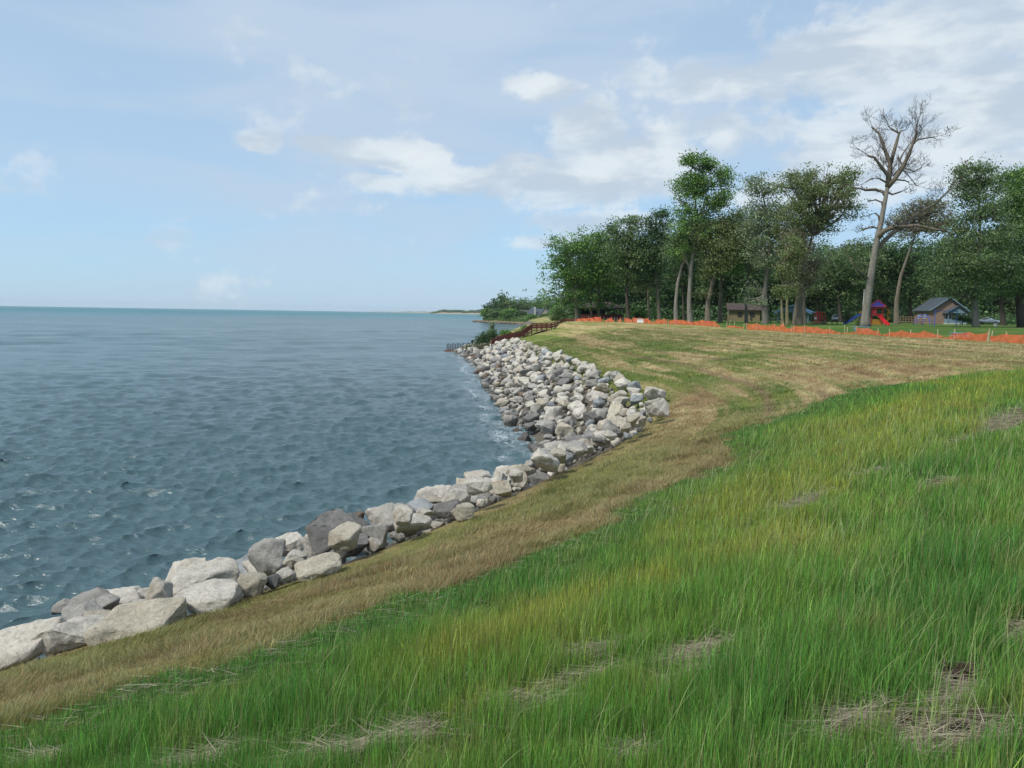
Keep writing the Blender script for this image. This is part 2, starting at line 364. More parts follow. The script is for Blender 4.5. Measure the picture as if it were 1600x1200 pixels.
# ------------------------------------------------------------------ water
def water():
    angs=np.r_[np.linspace(-100,-50,30,endpoint=False),np.linspace(-50,8,620,endpoint=False),np.linspace(8,60,30)]*math.pi/180
    rads=np.r_[1/np.linspace(1/8.,1/420.,1250,endpoint=False),np.exp(np.linspace(math.log(420),math.log(9500),150))]
    x,y,f=polar(angs,rads); r=np.hypot(x,y)
    z=np.zeros_like(x); dx=np.zeros_like(x); dy=np.zeros_like(x); rg=np.random.default_rng(3)
    gust=.65+.7*fbm(x*.03,y*.03,3,77)
    for k in range(60):
        lam=.36*1.052**k; th=R(-20)+rg.normal(0,.50); A=.0125*lam**.55*rg.uniform(.6,1.2)
        if lam>2.2: A*=.70*(2.2/lam)**.4
        kx,ky=math.sin(th)*2*math.pi/lam,math.cos(th)*2*math.pi/lam; ph=rg.uniform(0,6.28)
        env=.45+1.1*vn(x/(lam*3.2)+k*3.1,y/(lam*3.2)+k*1.7,k); fade=np.clip(lam/np.maximum(r*r/5300*.9,r*.004)-.8,0,1)*gust*env
        p=kx*x+ky*y+ph; z+=A*fade*np.sin(p); dx+=A*fade*np.cos(p)*math.sin(th)*1.15; dy+=A*fade*np.cos(p)*math.cos(th)*1.15
    for k in range(16):
        lam=6.5*1.11**k; th=R(-20)+rg.normal(0,.45); A=.011*lam**.62*rg.uniform(.6,1.2)
        kx,ky=math.sin(th)*2*math.pi/lam,math.cos(th)*2*math.pi/lam; env=.2+1.5*vn(x/(lam*2.5)+k*3.1,y/(lam*2.5)+k*1.7,k+50); fade=sm(70,190,r)*np.clip(lam/np.maximum(r*r/5300*.7,1)-.5,0,1)*env
        z+=A*fade*np.sin(kx*x+ky*y+rg.uniform(0,6.28))
    zz,d,s,zt=terr(x,y); shore=-d-(zt-.15)/SLO(y)
    cx=x+dx; cy=y+dy
    foam=np.exp(-np.maximum(shore-.2,0)/1.3)*(shore<12)*(y<145)*sm(.42,.62,fbm(x*1.0,y*1.0,4,88)+.10)*(.2+.6*sm(24,50,y))
    foam=np.clip(foam+.5*np.exp(-((shore-1.4-1.2*vn(s*.12,s*0,3))/.5)**2)*(y>24)*(y<140)*sm(.45,.6,fbm(s*.5,shore*1.3,3,89)),0,1)
    cap=sm(.66,.70,fbm(x*.010,y*.004,5,91,.6))*(r>400)*(r<5000)*.0
    teal=sm(300,1300,r)
    deepb=fbm(x*.006,y*.012,4,66)
    c=np.array([[.058,.106,.118]])*np.ones((len(x),1)); c=c*(1-teal[:,None])+np.array([[.012,.135,.15]])*teal[:,None]
    c=c*(.75+.5*deepb)[:,None]
    me=np_mesh('lake_water',np.stack([cx,cy,z],1),f,c,True,{'foam':np.clip(foam+cap,0,1),'dist':r})
    m=NT('lake_water'); a=m.n('ShaderNodeAttribute'); a.attribute_name='Col'; fo=m.n('ShaderNodeAttribute'); fo.attribute_name='foam'; di=m.n('ShaderNodeAttribute'); di.attribute_name='dist'
    mask=m.math('MULTIPLY',fo.outputs['Fac'],m.rng(m.tex(5,6,.7),.42,.60),True)
    m.set('Base Color',m.mix(mask,a.outputs[0],(.62,.66,.68)))
    rr=m.rng(di.outputs['Fac'],20,1500,.12,.33); m.set('Roughness',m.math('MAXIMUM',rr,m.math('MULTIPLY',mask,.7))); m.set('IOR',1.333)
    h=m.math('ADD',m.math('ADD',m.math('MULTIPLY',m.tex(2.6,5,.6,stretch=(.75,2.1,1)),.5),m.math('MULTIPLY',m.tex(.55,5,.62,stretch=(.8,2.6,1)),1.5)),m.math('MULTIPLY',m.tex(.10,5,.6,stretch=(.6,2.6,1)),m.rng(di.outputs['Fac'],60,400,0,7)))
    b=m.n('ShaderNodeBump'); b.inputs['Distance'].default_value=.3; m.L.new(m.rng(di.outputs['Fac'],15,260,.5,1.0),b.inputs['Strength']); m.L.new(h,b.inputs['Height']); m.L.new(b.outputs[0],m.b.inputs['Normal'])
    o=link('lake_water',me,m.m); tag(o,kind='structure')
water()
# ------------------------------------------------------------------ grass (stuff)
def blades(name,x,y,z,h,w,az,lean,nseg,col,mat,label,tip=None,flat=False):
    n=len(x); fa=rng.uniform(0,2*math.pi,n); px,py=np.cos(fa),np.sin(fa); lx,ly=np.cos(az),np.sin(az)
    V=np.zeros((n,nseg+1,2,3),np.float32); C=np.zeros((n,nseg+1,2,3),np.float32)
    for k in range(nseg+1):
        t=k/nseg; ww=w*(1-.88*t**1.6)*.5; q=lean*h*t**(1.0 if flat else 1.8); up=h*t*np.sqrt(np.maximum(1-(lean*t)**2*.75,.02)) if not flat else h*t*.06
        for j,sg in ((0,-1),(1,1)):
            V[:,k,j,0]=x+lx*q+px*ww*sg; V[:,k,j,1]=y+ly*q+py*ww*sg; V[:,k,j,2]=z+up
        cc=col if tip is None else col*(1-t)+tip*t
        C[:,k,:,:]=cc[:,None,:]
    b=(np.arange(n)*(nseg+1)*2)[:,None]; F=[]
    for k in range(nseg):
        F.append(np.concatenate([b+2*k,b+2*k+1,b+2*k+3,b+2*k+2],1))
    me=np_mesh(name,V.reshape(-1,3),np.concatenate(F,0),C.reshape(-1,3))
    o=link(name,me,mat); tag(o,label,'grass',None,'stuff'); return o
def scatter(rho0,r0,p,rmin,rmax,a0,a1):
    A=R(a1-a0); rs=np.exp(np.linspace(math.log(rmin),math.log(rmax),60)); X=[];Y=[]
    for i in range(len(rs)-1):
        ra,rb=rs[i],rs[i+1]; rm=(ra+rb)/2; den=rho0*min(1,(r0/rm)**p); n=int(den*A*(rb*rb-ra*ra)/2)
        r=np.sqrt(rng.uniform(ra*ra,rb*rb,n)); a=rng.uniform(R(a0),R(a1),n); X.append(r*np.sin(a)); Y.append(r*np.cos(a))
    return np.concatenate(X),np.concatenate(Y)
GRASS=vcol('grass_blade',.4,.55,.25)
def tall():
    x,y=scatter(5600,4.6,1.45,1.7,58,-50,47)
    c,z,d,s,t,f,st,ba,T=paint_ground(x,y); n3=fbm(x*1.6,y*1.6,3,61); n5=fbm(x*.5,y*.5,3,62)
    keep=(T>rng.uniform(0,1,len(x)))&(rng.uniform(0,1,len(x))>np.clip(st*.93+ba*.95+.45*sm(.58,.75,fbm(x*3,y*3,2,63)),0,.97))&(f<0)
    x,y,z,c,n3,n5,t,ba,st,d=(q[keep] for q in (x,y,z,c,n3,n5,t,ba,st,d)); n=len(x); r=np.hypot(x,y)
    # strips just downhill of the straw, trodden lower so the straw shows
    fb=np.zeros(n)
    for p in straw: fb=np.maximum(fb,pw(p,x,y,.30))
    tu=fbm(x*2.6,y*2.6,3,64); h=(.06+.30*tu+.12*n3+.10*n5)*rng.uniform(.5,1.3,n)*(.32+.68*sm(.0,2.4,t))*(1-.75*st)*(1-.45*fb); h=h*.76
    w=.0037*np.maximum(1,r/4.4)**.85*rng.uniform(.6,1.4,n)
    dead=rng.uniform(0,1,n)<.075; br=rng.lognormal(.50,.40,n)
    c=c*br[:,None]*np.stack([rng.lognormal(0,.16,n),np.ones(n),rng.lognormal(0,.15,n)],1)
    c[dead]=np.array([.30,.26,.14])*rng.uniform(.7,1.2,(dead.sum(),1))
    wind=R(20)+rng.normal(0,1.7,n); lean=np.abs(rng.normal(.12,.17,n)).clip(0,.9)
    tip=c*np.array([[1.15,1.17,1.05]])
    near=r<11
    for m,ns,nm,lb in ((near,5,'tall_grass','tall green and yellow-green grass on the near slope'),(~near,2,'tall_grass','tall grass further up the slope towards the mown strip')):
        blades(nm,x[m],y[m],z[m]-.01,h[m],w[m],wind[m],lean[m],ns,c[m],GRASS,lb,tip[m])
    # seeding stalks, mostly to the right
    x,y=scatter(70,5,1.0,2.2,22,-30,45); c,z,d,s,t,f,st,ba,T=paint_ground(x,y); k=(t>.6)&(rng.uniform(0,1,len(x))<.25+.75*sm(-.5,4,x)); x,y,z=x[k],y[k],z[k]; n=len(x)
    col=np.array([[.20,.31,.09]])*rng.uniform(.7,1.3,(n,1)); tipc=np.array([[.40,.44,.20]])*rng.uniform(.8,1.2,(n,1))
    blades('seed_stalk_grass',x,y,z,rng.uniform(.26,.48,n),np.full(n,.0048)*np.maximum(1,np.hypot(x,y)/6),rng.normal(R(10),.9,n),np.abs(rng.normal(.35,.2,n)).clip(0,.8),7,col,GRASS,'taller seeding stalks standing out of the tall grass',tipc)
    # low new shoots between
    # straw mulch lying flat
    x,y=scatter(2600,5,1.2,1.7,40,-50,47); c,z,d,s,t,f,st,ba,T=paint_ground(x,y)
    k=(rng.uniform(0,1,len(x))<np.clip(st*1.2+.05,0,1)*(1-ba))&(T>.6); x,y,z=x[k],y[k],z[k]; n=len(x)
    col=np.array([[.52,.455,.33]])*rng.uniform(.4,1.2,(n,1))*np.array([[1,1,1]]); az=rng.normal(R(18),.55,n)+math.pi*(rng.uniform(0,1,n)<.5)
    blades('straw_mulch',x,y,z+rng.uniform(.005,.055,n),rng.uniform(.10,.34,n),.0048*np.maximum(1,np.hypot(x,y)/5),az,np.ones(n),2,col,GRASS,'dry straw mulch matted in patches among the tall grass',None,True)
tall()
def short():
    x,y=scatter(2300,6,1.25,4,95,-52,42)
    c,z,d,s,t,f,st,ba,T=paint_ground(x,y)
    k=(T<.5)&(d>-.25)&(f<-.3); x,y,z,c,d,s,t=(q[k] for q in (x,y,z,c,d,s,t)); n=len(x); r=np.hypot(x,y)
    nearz=(1-sm(20,32,y)); n2=fbm(s*.35,d*2.8,3,71); n4=fbm(x*1.5,y*1.5,3,72)
    h=(.06+.05*n4)*(1-nearz)+nearz*(.02+.22*n2)*(.1+1.6*n4)*(.35+.65*sm(0,2,d)); h=h*rng.uniform(.5,1.3,n)*(1+.5*sm(30,90,r))
    w=.005*np.maximum(1,r/6)**.95
    br=rng.lognormal(.10,.22,n); c=c*br[:,None]*np.stack([rng.lognormal(0,.12,n),np.ones(n),np.ones(n)],1)
    dry=rng.uniform(0,1,n)<.12; c[dry]=np.array([.36,.31,.18])*rng.uniform(.6,1.15,(dry.sum(),1))
    az=R(35)+(fbm(x*.9,y*.9,3,95)-.5)*9+rng.normal(0,.7,n); lean=np.abs(rng.normal(.25+.9*fbm(x*1.4,y*1.4,3,96),.25,n)).clip(0,.97)
    near=r<17
    blades('dry_grass',x[near],y[near],z[near]-.01,h[near],w[near],az[near],lean[near],4,c[near],GRASS,'reddish dry grass strip along the near boulders',c[near]*1.15)
    blades('mown_grass',x[~near],y[~near],z[~near]-.01,h[~near],w[~near],az[~near],lean[~near],2,c[~near],GRASS,'mown tan and green hay stubble across the bank',c[~near]*1.1)
short()
# ------------------------------------------------------------------ boulders
def rock_mat(name,c1,c2,c3):
    m=NT(name); oi=m.n('ShaderNodeObjectInfo'); tc=m.n('ShaderNodeTexCoord')
    ad=m.n('ShaderNodeVectorMath',operation='ADD'); m.L.new(tc.outputs['Object'],ad.inputs[0]); ml=m.n('ShaderNodeVectorMath',operation='SCALE'); ml.inputs[3].default_value=40
    cb=m.n('ShaderNodeCombineXYZ'); m.L.new(oi.outputs['Random'],cb.inputs[0]); m.L.new(oi.outputs['Random'],cb.inputs[2]); m.L.new(cb.outputs[0],ml.inputs[0]); m.L.new(ml.outputs[0],ad.inputs[1]); v=ad.outputs[0]
    a=m.tex(1.6,6,.6,v); b=m.tex(7,8,.75,v); g=m.tex(30,5,.75,v); st=m.tex(.8,3,.5,v,dist=.5)
    c=m.mix(m.rng(a,.35,.65),c1,c2); c=m.mix(m.math('MULTIPLY',m.rng(st,.58,.70),.8),c,c3)
    c=m.mix(1.,c,m.mix(m.rng(b,.3,.7),(.78,.78,.77),(1.14,1.14,1.13)),'MULTIPLY')
    c=m.mix(1.,c,m.mix(m.rng(g,.35,.65),(.82,.82,.82),(1.12,1.12,1.12)),'MULTIPLY')
    # pale veins, hairline cracks
    w=m.n('ShaderNodeTexVoronoi',feature='DISTANCE_TO_EDGE'); w.inputs['Scale'].default_value=4.6
    dv=m.n('ShaderNodeVectorMath',operation='ADD'); nn=m.n('ShaderNodeTexNoise'); nn.inputs['Scale'].default_value=3; m.L.new(v,nn.inputs[0]); m.L.new(nn.outputs[1],dv.inputs[0]); m.L.new(v,dv.inputs[1]); m.L.new(dv.outputs[0],w.inputs[0])
    crack=m.rng(w.outputs[0],.0,.009,.35,0)
    c=m.mix(m.math('MULTIPLY',crack,m.rng(b,.52,.66)),c,tuple(x*.55 for x in c1))
    geo=m.n('ShaderNodeNewGeometry'); sp=m.n('ShaderNodeSeparateXYZ'); m.L.new(geo.outputs['Position'],sp.inputs[0])
    h=m.math('ADD',sp.outputs[2],m.math('MULTIPLY',m.tex(1.1,4,.6,geo.outputs['Position']),-1.0))
    wet=m.rng(h,-.5,.1,1,0)
    c=m.mix(wet,c,m.mix(.72,c,(.055,.047,.038)))
    m.set('Base Color',c); m.set('Roughness',m.rng(wet,0,1,.88,.45)); m.set('Specular IOR Level',.3)
    hh=m.math('ADD',m.math('ADD',m.math('MULTIPLY',b,1.0),m.math('MULTIPLY',g,.35)),m.math('MULTIPLY',crack,-.5)); m.bump(hh,1.,.07)
    return m.m
RM={'pale grey':rock_mat('limestone_pale',(.49,.45,.385),(.60,.56,.49),(.36,.30,.22)),
    'cream':rock_mat('limestone_cream',(.42,.37,.285),(.50,.455,.37),(.34,.23,.115)),
    'mid grey':rock_mat('limestone_grey',(.30,.283,.255),(.40,.38,.345),(.20,.18,.16)),
    'dark grey':rock_mat('limestone_dark',(.14,.135,.125),(.21,.20,.19),(.29,.28,.26)),
    'bluish grey':rock_mat('limestone_blue',(.27,.285,.295),(.37,.385,.39),(.20,.21,.215)),
    'brown':rock_mat('sandstone_brown',(.15,.105,.075),(.21,.155,.115),(.12,.09,.07))}
import bmesh
def rock_mesh(i):
    rd=random.Random(100+i); bm=bmesh.new(); ax=(1,rd.uniform(.62,.9),rd.uniform(.5,.78)); n=rd.randint(11,17)
    for k in range(n):
        v=Vector((rd.gauss(0,1),rd.gauss(0,1),rd.gauss(0,1))).normalized(); q=rd.uniform(.82,1.0)
        # push towards a box so that faces are blocky
        m=max(abs(v.x),abs(v.y),abs(v.z)); v=v*(1-.75)+(v/m)*.75*.8
        bm.verts.new((v.x*ax[0]*.5*q,v.y*ax[1]*.5*q,v.z*ax[2]*.5*q))
    r=bmesh.ops.convex_hull(bm,input=bm.verts)
    bmesh.ops.delete(bm,geom=list({g for g in r['geom_interior'] if isinstance(g,bmesh.types.BMVert)}),context='VERTS')
    bmesh.ops.dissolve_limit(bm,angle_limit=R(14),verts=bm.verts,edges=bm.edges)
    bmesh.ops.bevel(bm,geom=list(bm.edges)+list(bm.verts),offset=rd.uniform(.012,.03),segments=2,profile=.6,affect='EDGES',clamp_overlap=True)
    bmesh.ops.triangulate(bm,faces=bm.faces)
    for it in range(5):
        es=[e for e in bm.edges if e.calc_length()>.065]
        if not es: break
        bmesh.ops.subdivide_edges(bm,edges=es,cuts=1,use_grid_fill=False); bmesh.ops.triangulate(bm,faces=bm.faces)
    bmesh.ops.smooth_vert(bm,verts=bm.verts,factor=.5,use_axis_x=True,use_axis_y=True,use_axis_z=True); bmesh.ops.smooth_vert(bm,verts=bm.verts,factor=.5,use_axis_x=True,use_axis_y=True,use_axis_z=True); bm.normal_update(); off=Vector((i*7.3,i*3.1,0))
    for v in bm.verts:
        a=mnoise.fractal(v.co*2.6+off,.9,2.1,3); b=mnoise.fractal(v.co*9+off,.8,2.1,4); c=mnoise.ridged_multi_fractal(v.co*4+off,1,2,3,1,2)
        v.co+=v.normal*(a*.028+b*.020-.010*(min(c,2.)-1))
    me=bpy.data.meshes.new('boulder'); bm.to_mesh(me); bm.free(); me.polygons.foreach_set('use_smooth',[True]*len(me.polygons))
    me.materials.append(None); return me
RMESH=[rock_mesh(i) for i in range(18)]
rocks=[]   # dict(x,y,z,size,rot,tint,label)
def surf(x,y):
    z,d,s,zt=terr(x,y); return z,d,s,zt
# boulders one can point at: px, py of the centre, width px, shape ratios, tint, label
hand=[(28,1008,120,.52,'pale grey','large pale layered boulder at the left edge, lowest in the photo'),
 (112,985,96,.58,'pale grey','whitish boulder with dark split under its right end'),
 (216,972,132,.52,'cream','broad cream slab lying against the dry grass, widest near boulder'),
 (146,952,70,.48,'mid grey','grey boulder behind the whitish split boulder'),
 (101,955,34,.6,'mid grey','small grey stone next to the water at far left'),
 (182,938,76,.35,'pale grey','flat pale slab behind the broad cream slab'),
 (251,930,62,.6,'pale grey','pale boulder left of the tall two-toned boulder'),
 (302,903,86,.62,'pale grey','tall two-toned boulder rising above the long pale slab'),
 (338,903,44,.9,'mid grey','grey-brown block leaning on the tall two-toned boulder'),
 (327,934,100,.42,'pale grey','long pale slab sloping up to the right at the grass edge'),
 (304,932,42,.5,'dark grey','small dark grey stone wedged under the long pale slab'),
 (391,890,72,.60,'bluish grey','rounded bluish grey boulder near the lake'),
 (394,914,46,.8,'cream','tilted cream boulder below the bluish grey one'),
 (427,907,28,.85,'dark grey','small dark grey stone right of the tilted cream boulder'),
 (447,898,32,.6,'pale grey','small pale lump beside the iron-stained boulder'),
 (457,850,54,.62,'pale grey','pale boulder standing up at the water edge, left of centre'),
 (422,863,40,.68,'mid grey','grey boulder left of the pale one at the water edge'),
 (492,850,56,.66,'pale grey','pale wedge-shaped boulder left of the flat-faced dark block'),
 (543,852,66,.55,'dark grey','flat-faced dark grey block with pale veins'),
 (545,826,64,.40,'dark grey','dark grey slab behind the flat-faced block'),
 (589,836,48,1.0,'mid grey','upright square grey block'),
 (596,808,56,.66,'pale grey','pale boulder behind the upright square block'),
 (646,820,64,.74,'pale grey','big pale angular boulder above the turquoise ball'),
 (652,800,58,.38,'bluish grey','bluish slab behind the big pale angular boulder'),
 (497,888,74,.46,'cream','iron-stained yellowish boulder at the grass edge'),
 (560,806,24,.5,'brown','small brown stone at the water edge'),
 (673,784,50,.42,'cream','cream boulder under the rusty brown stone'),
 (671,767,26,.48,'brown','rusty brown stone on top of the cream boulder'),
 (735,772,70,.40,'mid grey','large grey boulder with a ridged top'),
 (702,796,48,.6,'dark grey','dark grey boulder between two pale ones at the grass edge'),
 (723,800,42,.6,'cream','pale boulder with tan stain at the grass edge'),
 (781,765,52,.60,'cream','tan boulder above the dry grass'),
 (809,748,40,.8,'pale grey','white-grey blocky boulder left of the big dark boulder'),
 (800,728,20,.62,'brown','reddish brown stone among pale boulders'),
 (842,735,54,.52,'dark grey','big dark grey boulder at the grass edge near the bend'),
 (745,746,44,.56,'pale grey','pale rounded boulder beside the water'),
 (969,612,30,.75,'pale grey','white blocky boulder on the top row near the bend'),
 (997,617,28,.6,'pale grey','pale boulder on the top row at the bend'),
 (886,711,36,.8,'bluish grey','bluish boulder low in the bend'),
 (940,684,40,.72,'cream','banded cream boulder at the grass edge of the bend'),
 (1010,634,34,.48,'pale grey','pale slab farthest into the bend')]
def hit_bank(px,py):
    r=ray(px,py); t=np.linspace(6,80,3000); X=r.x*t; Y=r.y*t; Zr=EYE+r.z*t; z,d,s,zt=terr(X,Y); Zb=np.where(d<0.6,zt+.25+np.minimum(d,.3)*.30,z-9)
    k=np.nonzero((Zr<Zb))[0]; k=k[0]; return Vector((X[k],Y[k],Zr[k])),float(t[k]*r.length)
for px,py,w,ar,tint,lab in hand:
    c,dep=hit_bank(px,py); size=w/FPX*dep*(1.22 if px<780 else 1.02); zg,dg,_,_=terr(np.array([c.x]),np.array([c.y])); zg=float(zg[0]); dg=float(dg[0]); c.z=min(c.z,zg+size*ar*(.34 if dg>-.9 else .75)) if py<745 else c.z
    rocks.append(dict(x=c.x,y=c.y,z=c.z,s=size,ar=ar,tint=tint,label=lab,hand=True,dep=dep))
cand=[]
Sd,Sl=resample(S_pts,1.0); rd=random.Random(5)
grid={}
def ok(x,y,rad):
    ci,cj=int(x//1.0),int(y//1.0)
    for a in range(ci-2,ci+3):
        for b in range(cj-2,cj+3):
            for (u,v,q) in grid.get((a,b),()):
                if (u-x)**2+(v-y)**2<((rad+q)*.39)**2*(1.0): return False
    grid.setdefault((ci,cj),[]).append((x,y,rad)); return True
for q in rocks: grid.setdefault((int(q['x']//1),int(q['y']//1)),[]).append((q['x'],q['y'],q['s']*.8))
XS=[];N=60000
xs=np.array([rd.uniform(-16,8) for _ in range(N)]); ys=np.array([rd.uniform(6,140) for _ in range(N)])
zz,dd,ss,zt_=surf(xs,ys); wl=-(zt_)/SLO(ys)
sel=(dd<.3)&(dd>wl-.6)
tints=['pale grey']*15+['cream']*4+['mid grey']*5+['dark grey']*2+['bluish grey']*2
for x,y,z,d,zt in zip(xs[sel],ys[sel],zz[sel],dd[sel],zt_[sel]):
    s=rd.choice([.75,.95,1.1,1.2,1.35,1.5,1.7])*rd.uniform(.9,1.1)
    if y>120: s*=.8
    if d>-.5: s*=.85
    if not ok(x,y,s): continue
    tint=rd.choice(tints)
    if d<-zt/SLO(y)+1.4 and rd.random()<.5: tint=rd.choice(['dark grey','mid grey','dark grey','mid grey','brown'])
    rocks.append(dict(x=x,y=y,z=z+s*.22+.12+(.28 if y<30 else .08),s=s,ar=rd.uniform(.52,.8),tint=tint,label=None,hand=False,dep=math.sqrt(x*x+y*y+36)))
# small stones packed in between, smaller
N2=26000
xs=np.array([rd.uniform(-16,8) for _ in range(N2)]); ys=np.array([rd.uniform(6,120) for _ in range(N2)]); zz,dd,ss,zt_=surf(xs,ys); sel=(dd<-.0)&(dd>-(zt_)/SLO(ys)-.4)
cnt=0
for x,y,z in zip(xs[sel],ys[sel],zz[sel]):
    s=rd.uniform(.32,.62)
    if not ok(x,y,s*.82) : continue
    rocks.append(dict(x=x,y=y,z=z+s*.3+rd.uniform(0,.12),s=s,ar=rd.uniform(.6,.9),tint=rd.choice(tints),label=None,hand=False,dep=math.sqrt(x*x+y*y+36)))
def inview(q):
    P=Vector((q['x'],q['y'],q['z']))-Vector((0,0,EYE)); v=co.matrix_world.to_3x3().inverted()@P
    if v.z>=0: return False
    u=v.x/-v.z*FPX; w=v.y/-v.z*FPX; return -800-60<u<860 and -660<w<660
for q in rocks: q['k']=(q['s']/q['dep'])*(1 if inview(q) else 0)+(10 if q['hand'] else 0)
rocks.sort(key=lambda q:-q['k'])
ind=rocks[:300]; rest=rocks[300:]
def rmat(q):
    L=Matrix.Translation((q['x'],q['y'],q['z']))
    rot=Euler((rd.uniform(-.35,.35),rd.uniform(-.35,.35),rd.uniform(0,6.28))).to_matrix().to_4x4()
    if q['hand']:
        azv=math.atan2(q['x'],q['y']); rot=Euler((rd.uniform(-.2,.3),rd.uniform(-.25,.1),-azv+rd.uniform(-.25,.25))).to_matrix().to_4x4()
    k=q['ar']/.62; return L@rot@Matrix.Diagonal((q['s'],q['s']*rd.uniform(.9,1.15),q['s']*k,1))
def zone(q):
    z,d,_,zt=[float(a[0]) for a in terr(np.array([q['x']]),np.array([q['y']]))]
    row='top row' if d>-1.7 else ('waterline' if d<-zt/SLO(q['y'])+1.3 else 'mid-slope')
    return row,('the near bank' if q['y']<26 else ('the bend' if q['y']<45 else ('the middle bank' if q['y']<75 else 'the far bank')))
keys={}
for q in ind:
    if q['label']: continue
    row,zn=zone(q); sz='large' if q['s']>1.2 else ('middling' if q['s']>.75 else 'small'); q['key']=(sz,q['tint'],row,zn); keys.setdefault(q['key'],[]).append(q)
ORD=['leftmost','second from left','third from left','fourth from left','fifth from left','sixth from left','seventh from left']
for ky,L in keys.items():
    L.sort(key=lambda q:q['x']/q['y'])
    for n,q in enumerate(L):
        bs='%s %s %s'%(ky[0],ky[1],'boulder' if len(L)==1 or len(L)>7 else 'boulders')
        q['label']=('%s, %s of %s'%(bs,ky[2],ky[3])) if (len(L)==1 or len(L)>7) else ('%s of the %s, %s of %s'%(ORD[n],bs,ky[2],ky[3]))
for q in ind:
    me=RMESH[rd.randrange(18)]; o=bpy.data.objects.new('boulder',me); COL.objects.link(o); o.matrix_world=rmat(q)
    o.material_slots[0].link='OBJECT'; o.material_slots[0].material=RM[q['tint']]
    tag(o,q['label'],'boulder','armour boulders along the lake shore')
def rest_rocks():
    lo=[]
    for i in (0,3,5,7,9,12):
        src=RMESH[i]; bm=bmesh.new(); bm.from_mesh(src); bmesh.ops.remove_doubles(bm,verts=bm.verts,dist=.085); bmesh.ops.triangulate(bm,faces=bm.faces)
        m=bpy.data.meshes.new('t'); bm.to_mesh(m); bm.free(); n=len(m.vertices); v=np.zeros(n*3); m.vertices.foreach_get('co',v); f=np.array([list(p.vertices) for p in m.polygons if len(p.vertices)==3]); lo.append((v.reshape(-1,3),f))
    ti=list(RM); V=[];F=[];M=[];b=0
    for q in rest:
        v,f=lo[rd.randrange(len(lo))]; mw=np.array(rmat(q)); vv=v@mw[:3,:3].T+mw[:3,3]; V.append(vv); F.append(f+b); b+=len(vv); M+= [ti.index(q['tint'])]*len(f)
    me=np_mesh('riprap_rubble',np.concatenate(V),np.concatenate(F))
    for t in ti: me.materials.append(RM[t])
    me.polygons.foreach_set('material_index',M); o=link('riprap_rubble',me); tag(o,'distant mass of grey limestone rubble on the lake bank','rubble',None,'stuff')
if rest: rest_rocks()
print('ROCKS',len(rocks),len(rest))
# ------------------------------------------------------------------ trees
LEAF=vcol('leaf',.38,.55,.35)
def bark(name,c1,c2):
    m=NT(name); a=m.tex(2.2,6,.65,stretch=(1,1,.22)); b=m.tex(12,4,.7,stretch=(1,1,.2)); c=m.mix(m.rng(a,.32,.68),c1,c2); c=m.mix(1.,c,m.mix(m.rng(b,.3,.7),(.65,.65,.65),(1.25,1.25,1.22)),'MULTIPLY')
    m.set('Base Color',c); m.set('Roughness',.95); m.set('Specular IOR Level',.1); m.bump(b,.9,.08); return m.m
B_PALE=bark('bark_pale',(.15,.138,.118),(.26,.245,.21)); B_MID=bark('bark_mid',(.13,.11,.085),(.22,.19,.15)); B_DARK=bark('bark_dark',(.055,.047,.038),(.10,.085,.07)); B_OLIVE=bark('bark_mossy',(.15,.14,.08),(.24,.21,.13))
PAL0={'green':[(.060,.120,.026),(.085,.150,.036),(.040,.085,.020)],'dark':[(.032,.066,.024),(.045,.085,.030),(.024,.050,.018)],'silver':[(.095,.135,.075),(.14,.17,.11),(.055,.090,.040)],
     'olive':[(.080,.108,.040),(.065,.095,.034),(.10,.12,.055)],'copper':[(.095,.088,.060),(.078,.095,.050),(.115,.105,.078)],'mid':[(.065,.105,.040),(.09,.125,.055),(.042,.075,.027)],'far':[(.06,.10,.04),(.08,.125,.05),(.045,.08,.035)]}
PAL={k:[(c[0]*2.0+.010,c[1]*1.98+.012,c[2]*1.75+.010) for c in v] for k,v in PAL0.items()}; PAL['dark']=[tuple(x*.88 for x in c) for c in PAL['dark']]
def leaf_quads(cen,size,col,rg,up=.45):
    n=len(cen); nr=rg.normal(0,1,(n,3)); nr[:,2]+=up*np.sign(rg.uniform(-.2,1,n)); nr/=np.linalg.norm(nr,axis=1)[:,None]
    a=np.cross(nr,rg.normal(0,1,(n,3))); a/=np.linalg.norm(a,axis=1)[:,None]+1e-9; b=np.cross(nr,a); sz=size[:,None]
    V=np.stack([cen-a*sz*.62,cen-b*sz*.42+a*sz*.08,cen+a*sz*.62,cen+b*sz*.42-a*sz*.05],1)
    return V.reshape(-1,3),np.arange(n*4).reshape(-1,4),np.repeat(col,4,axis=0)
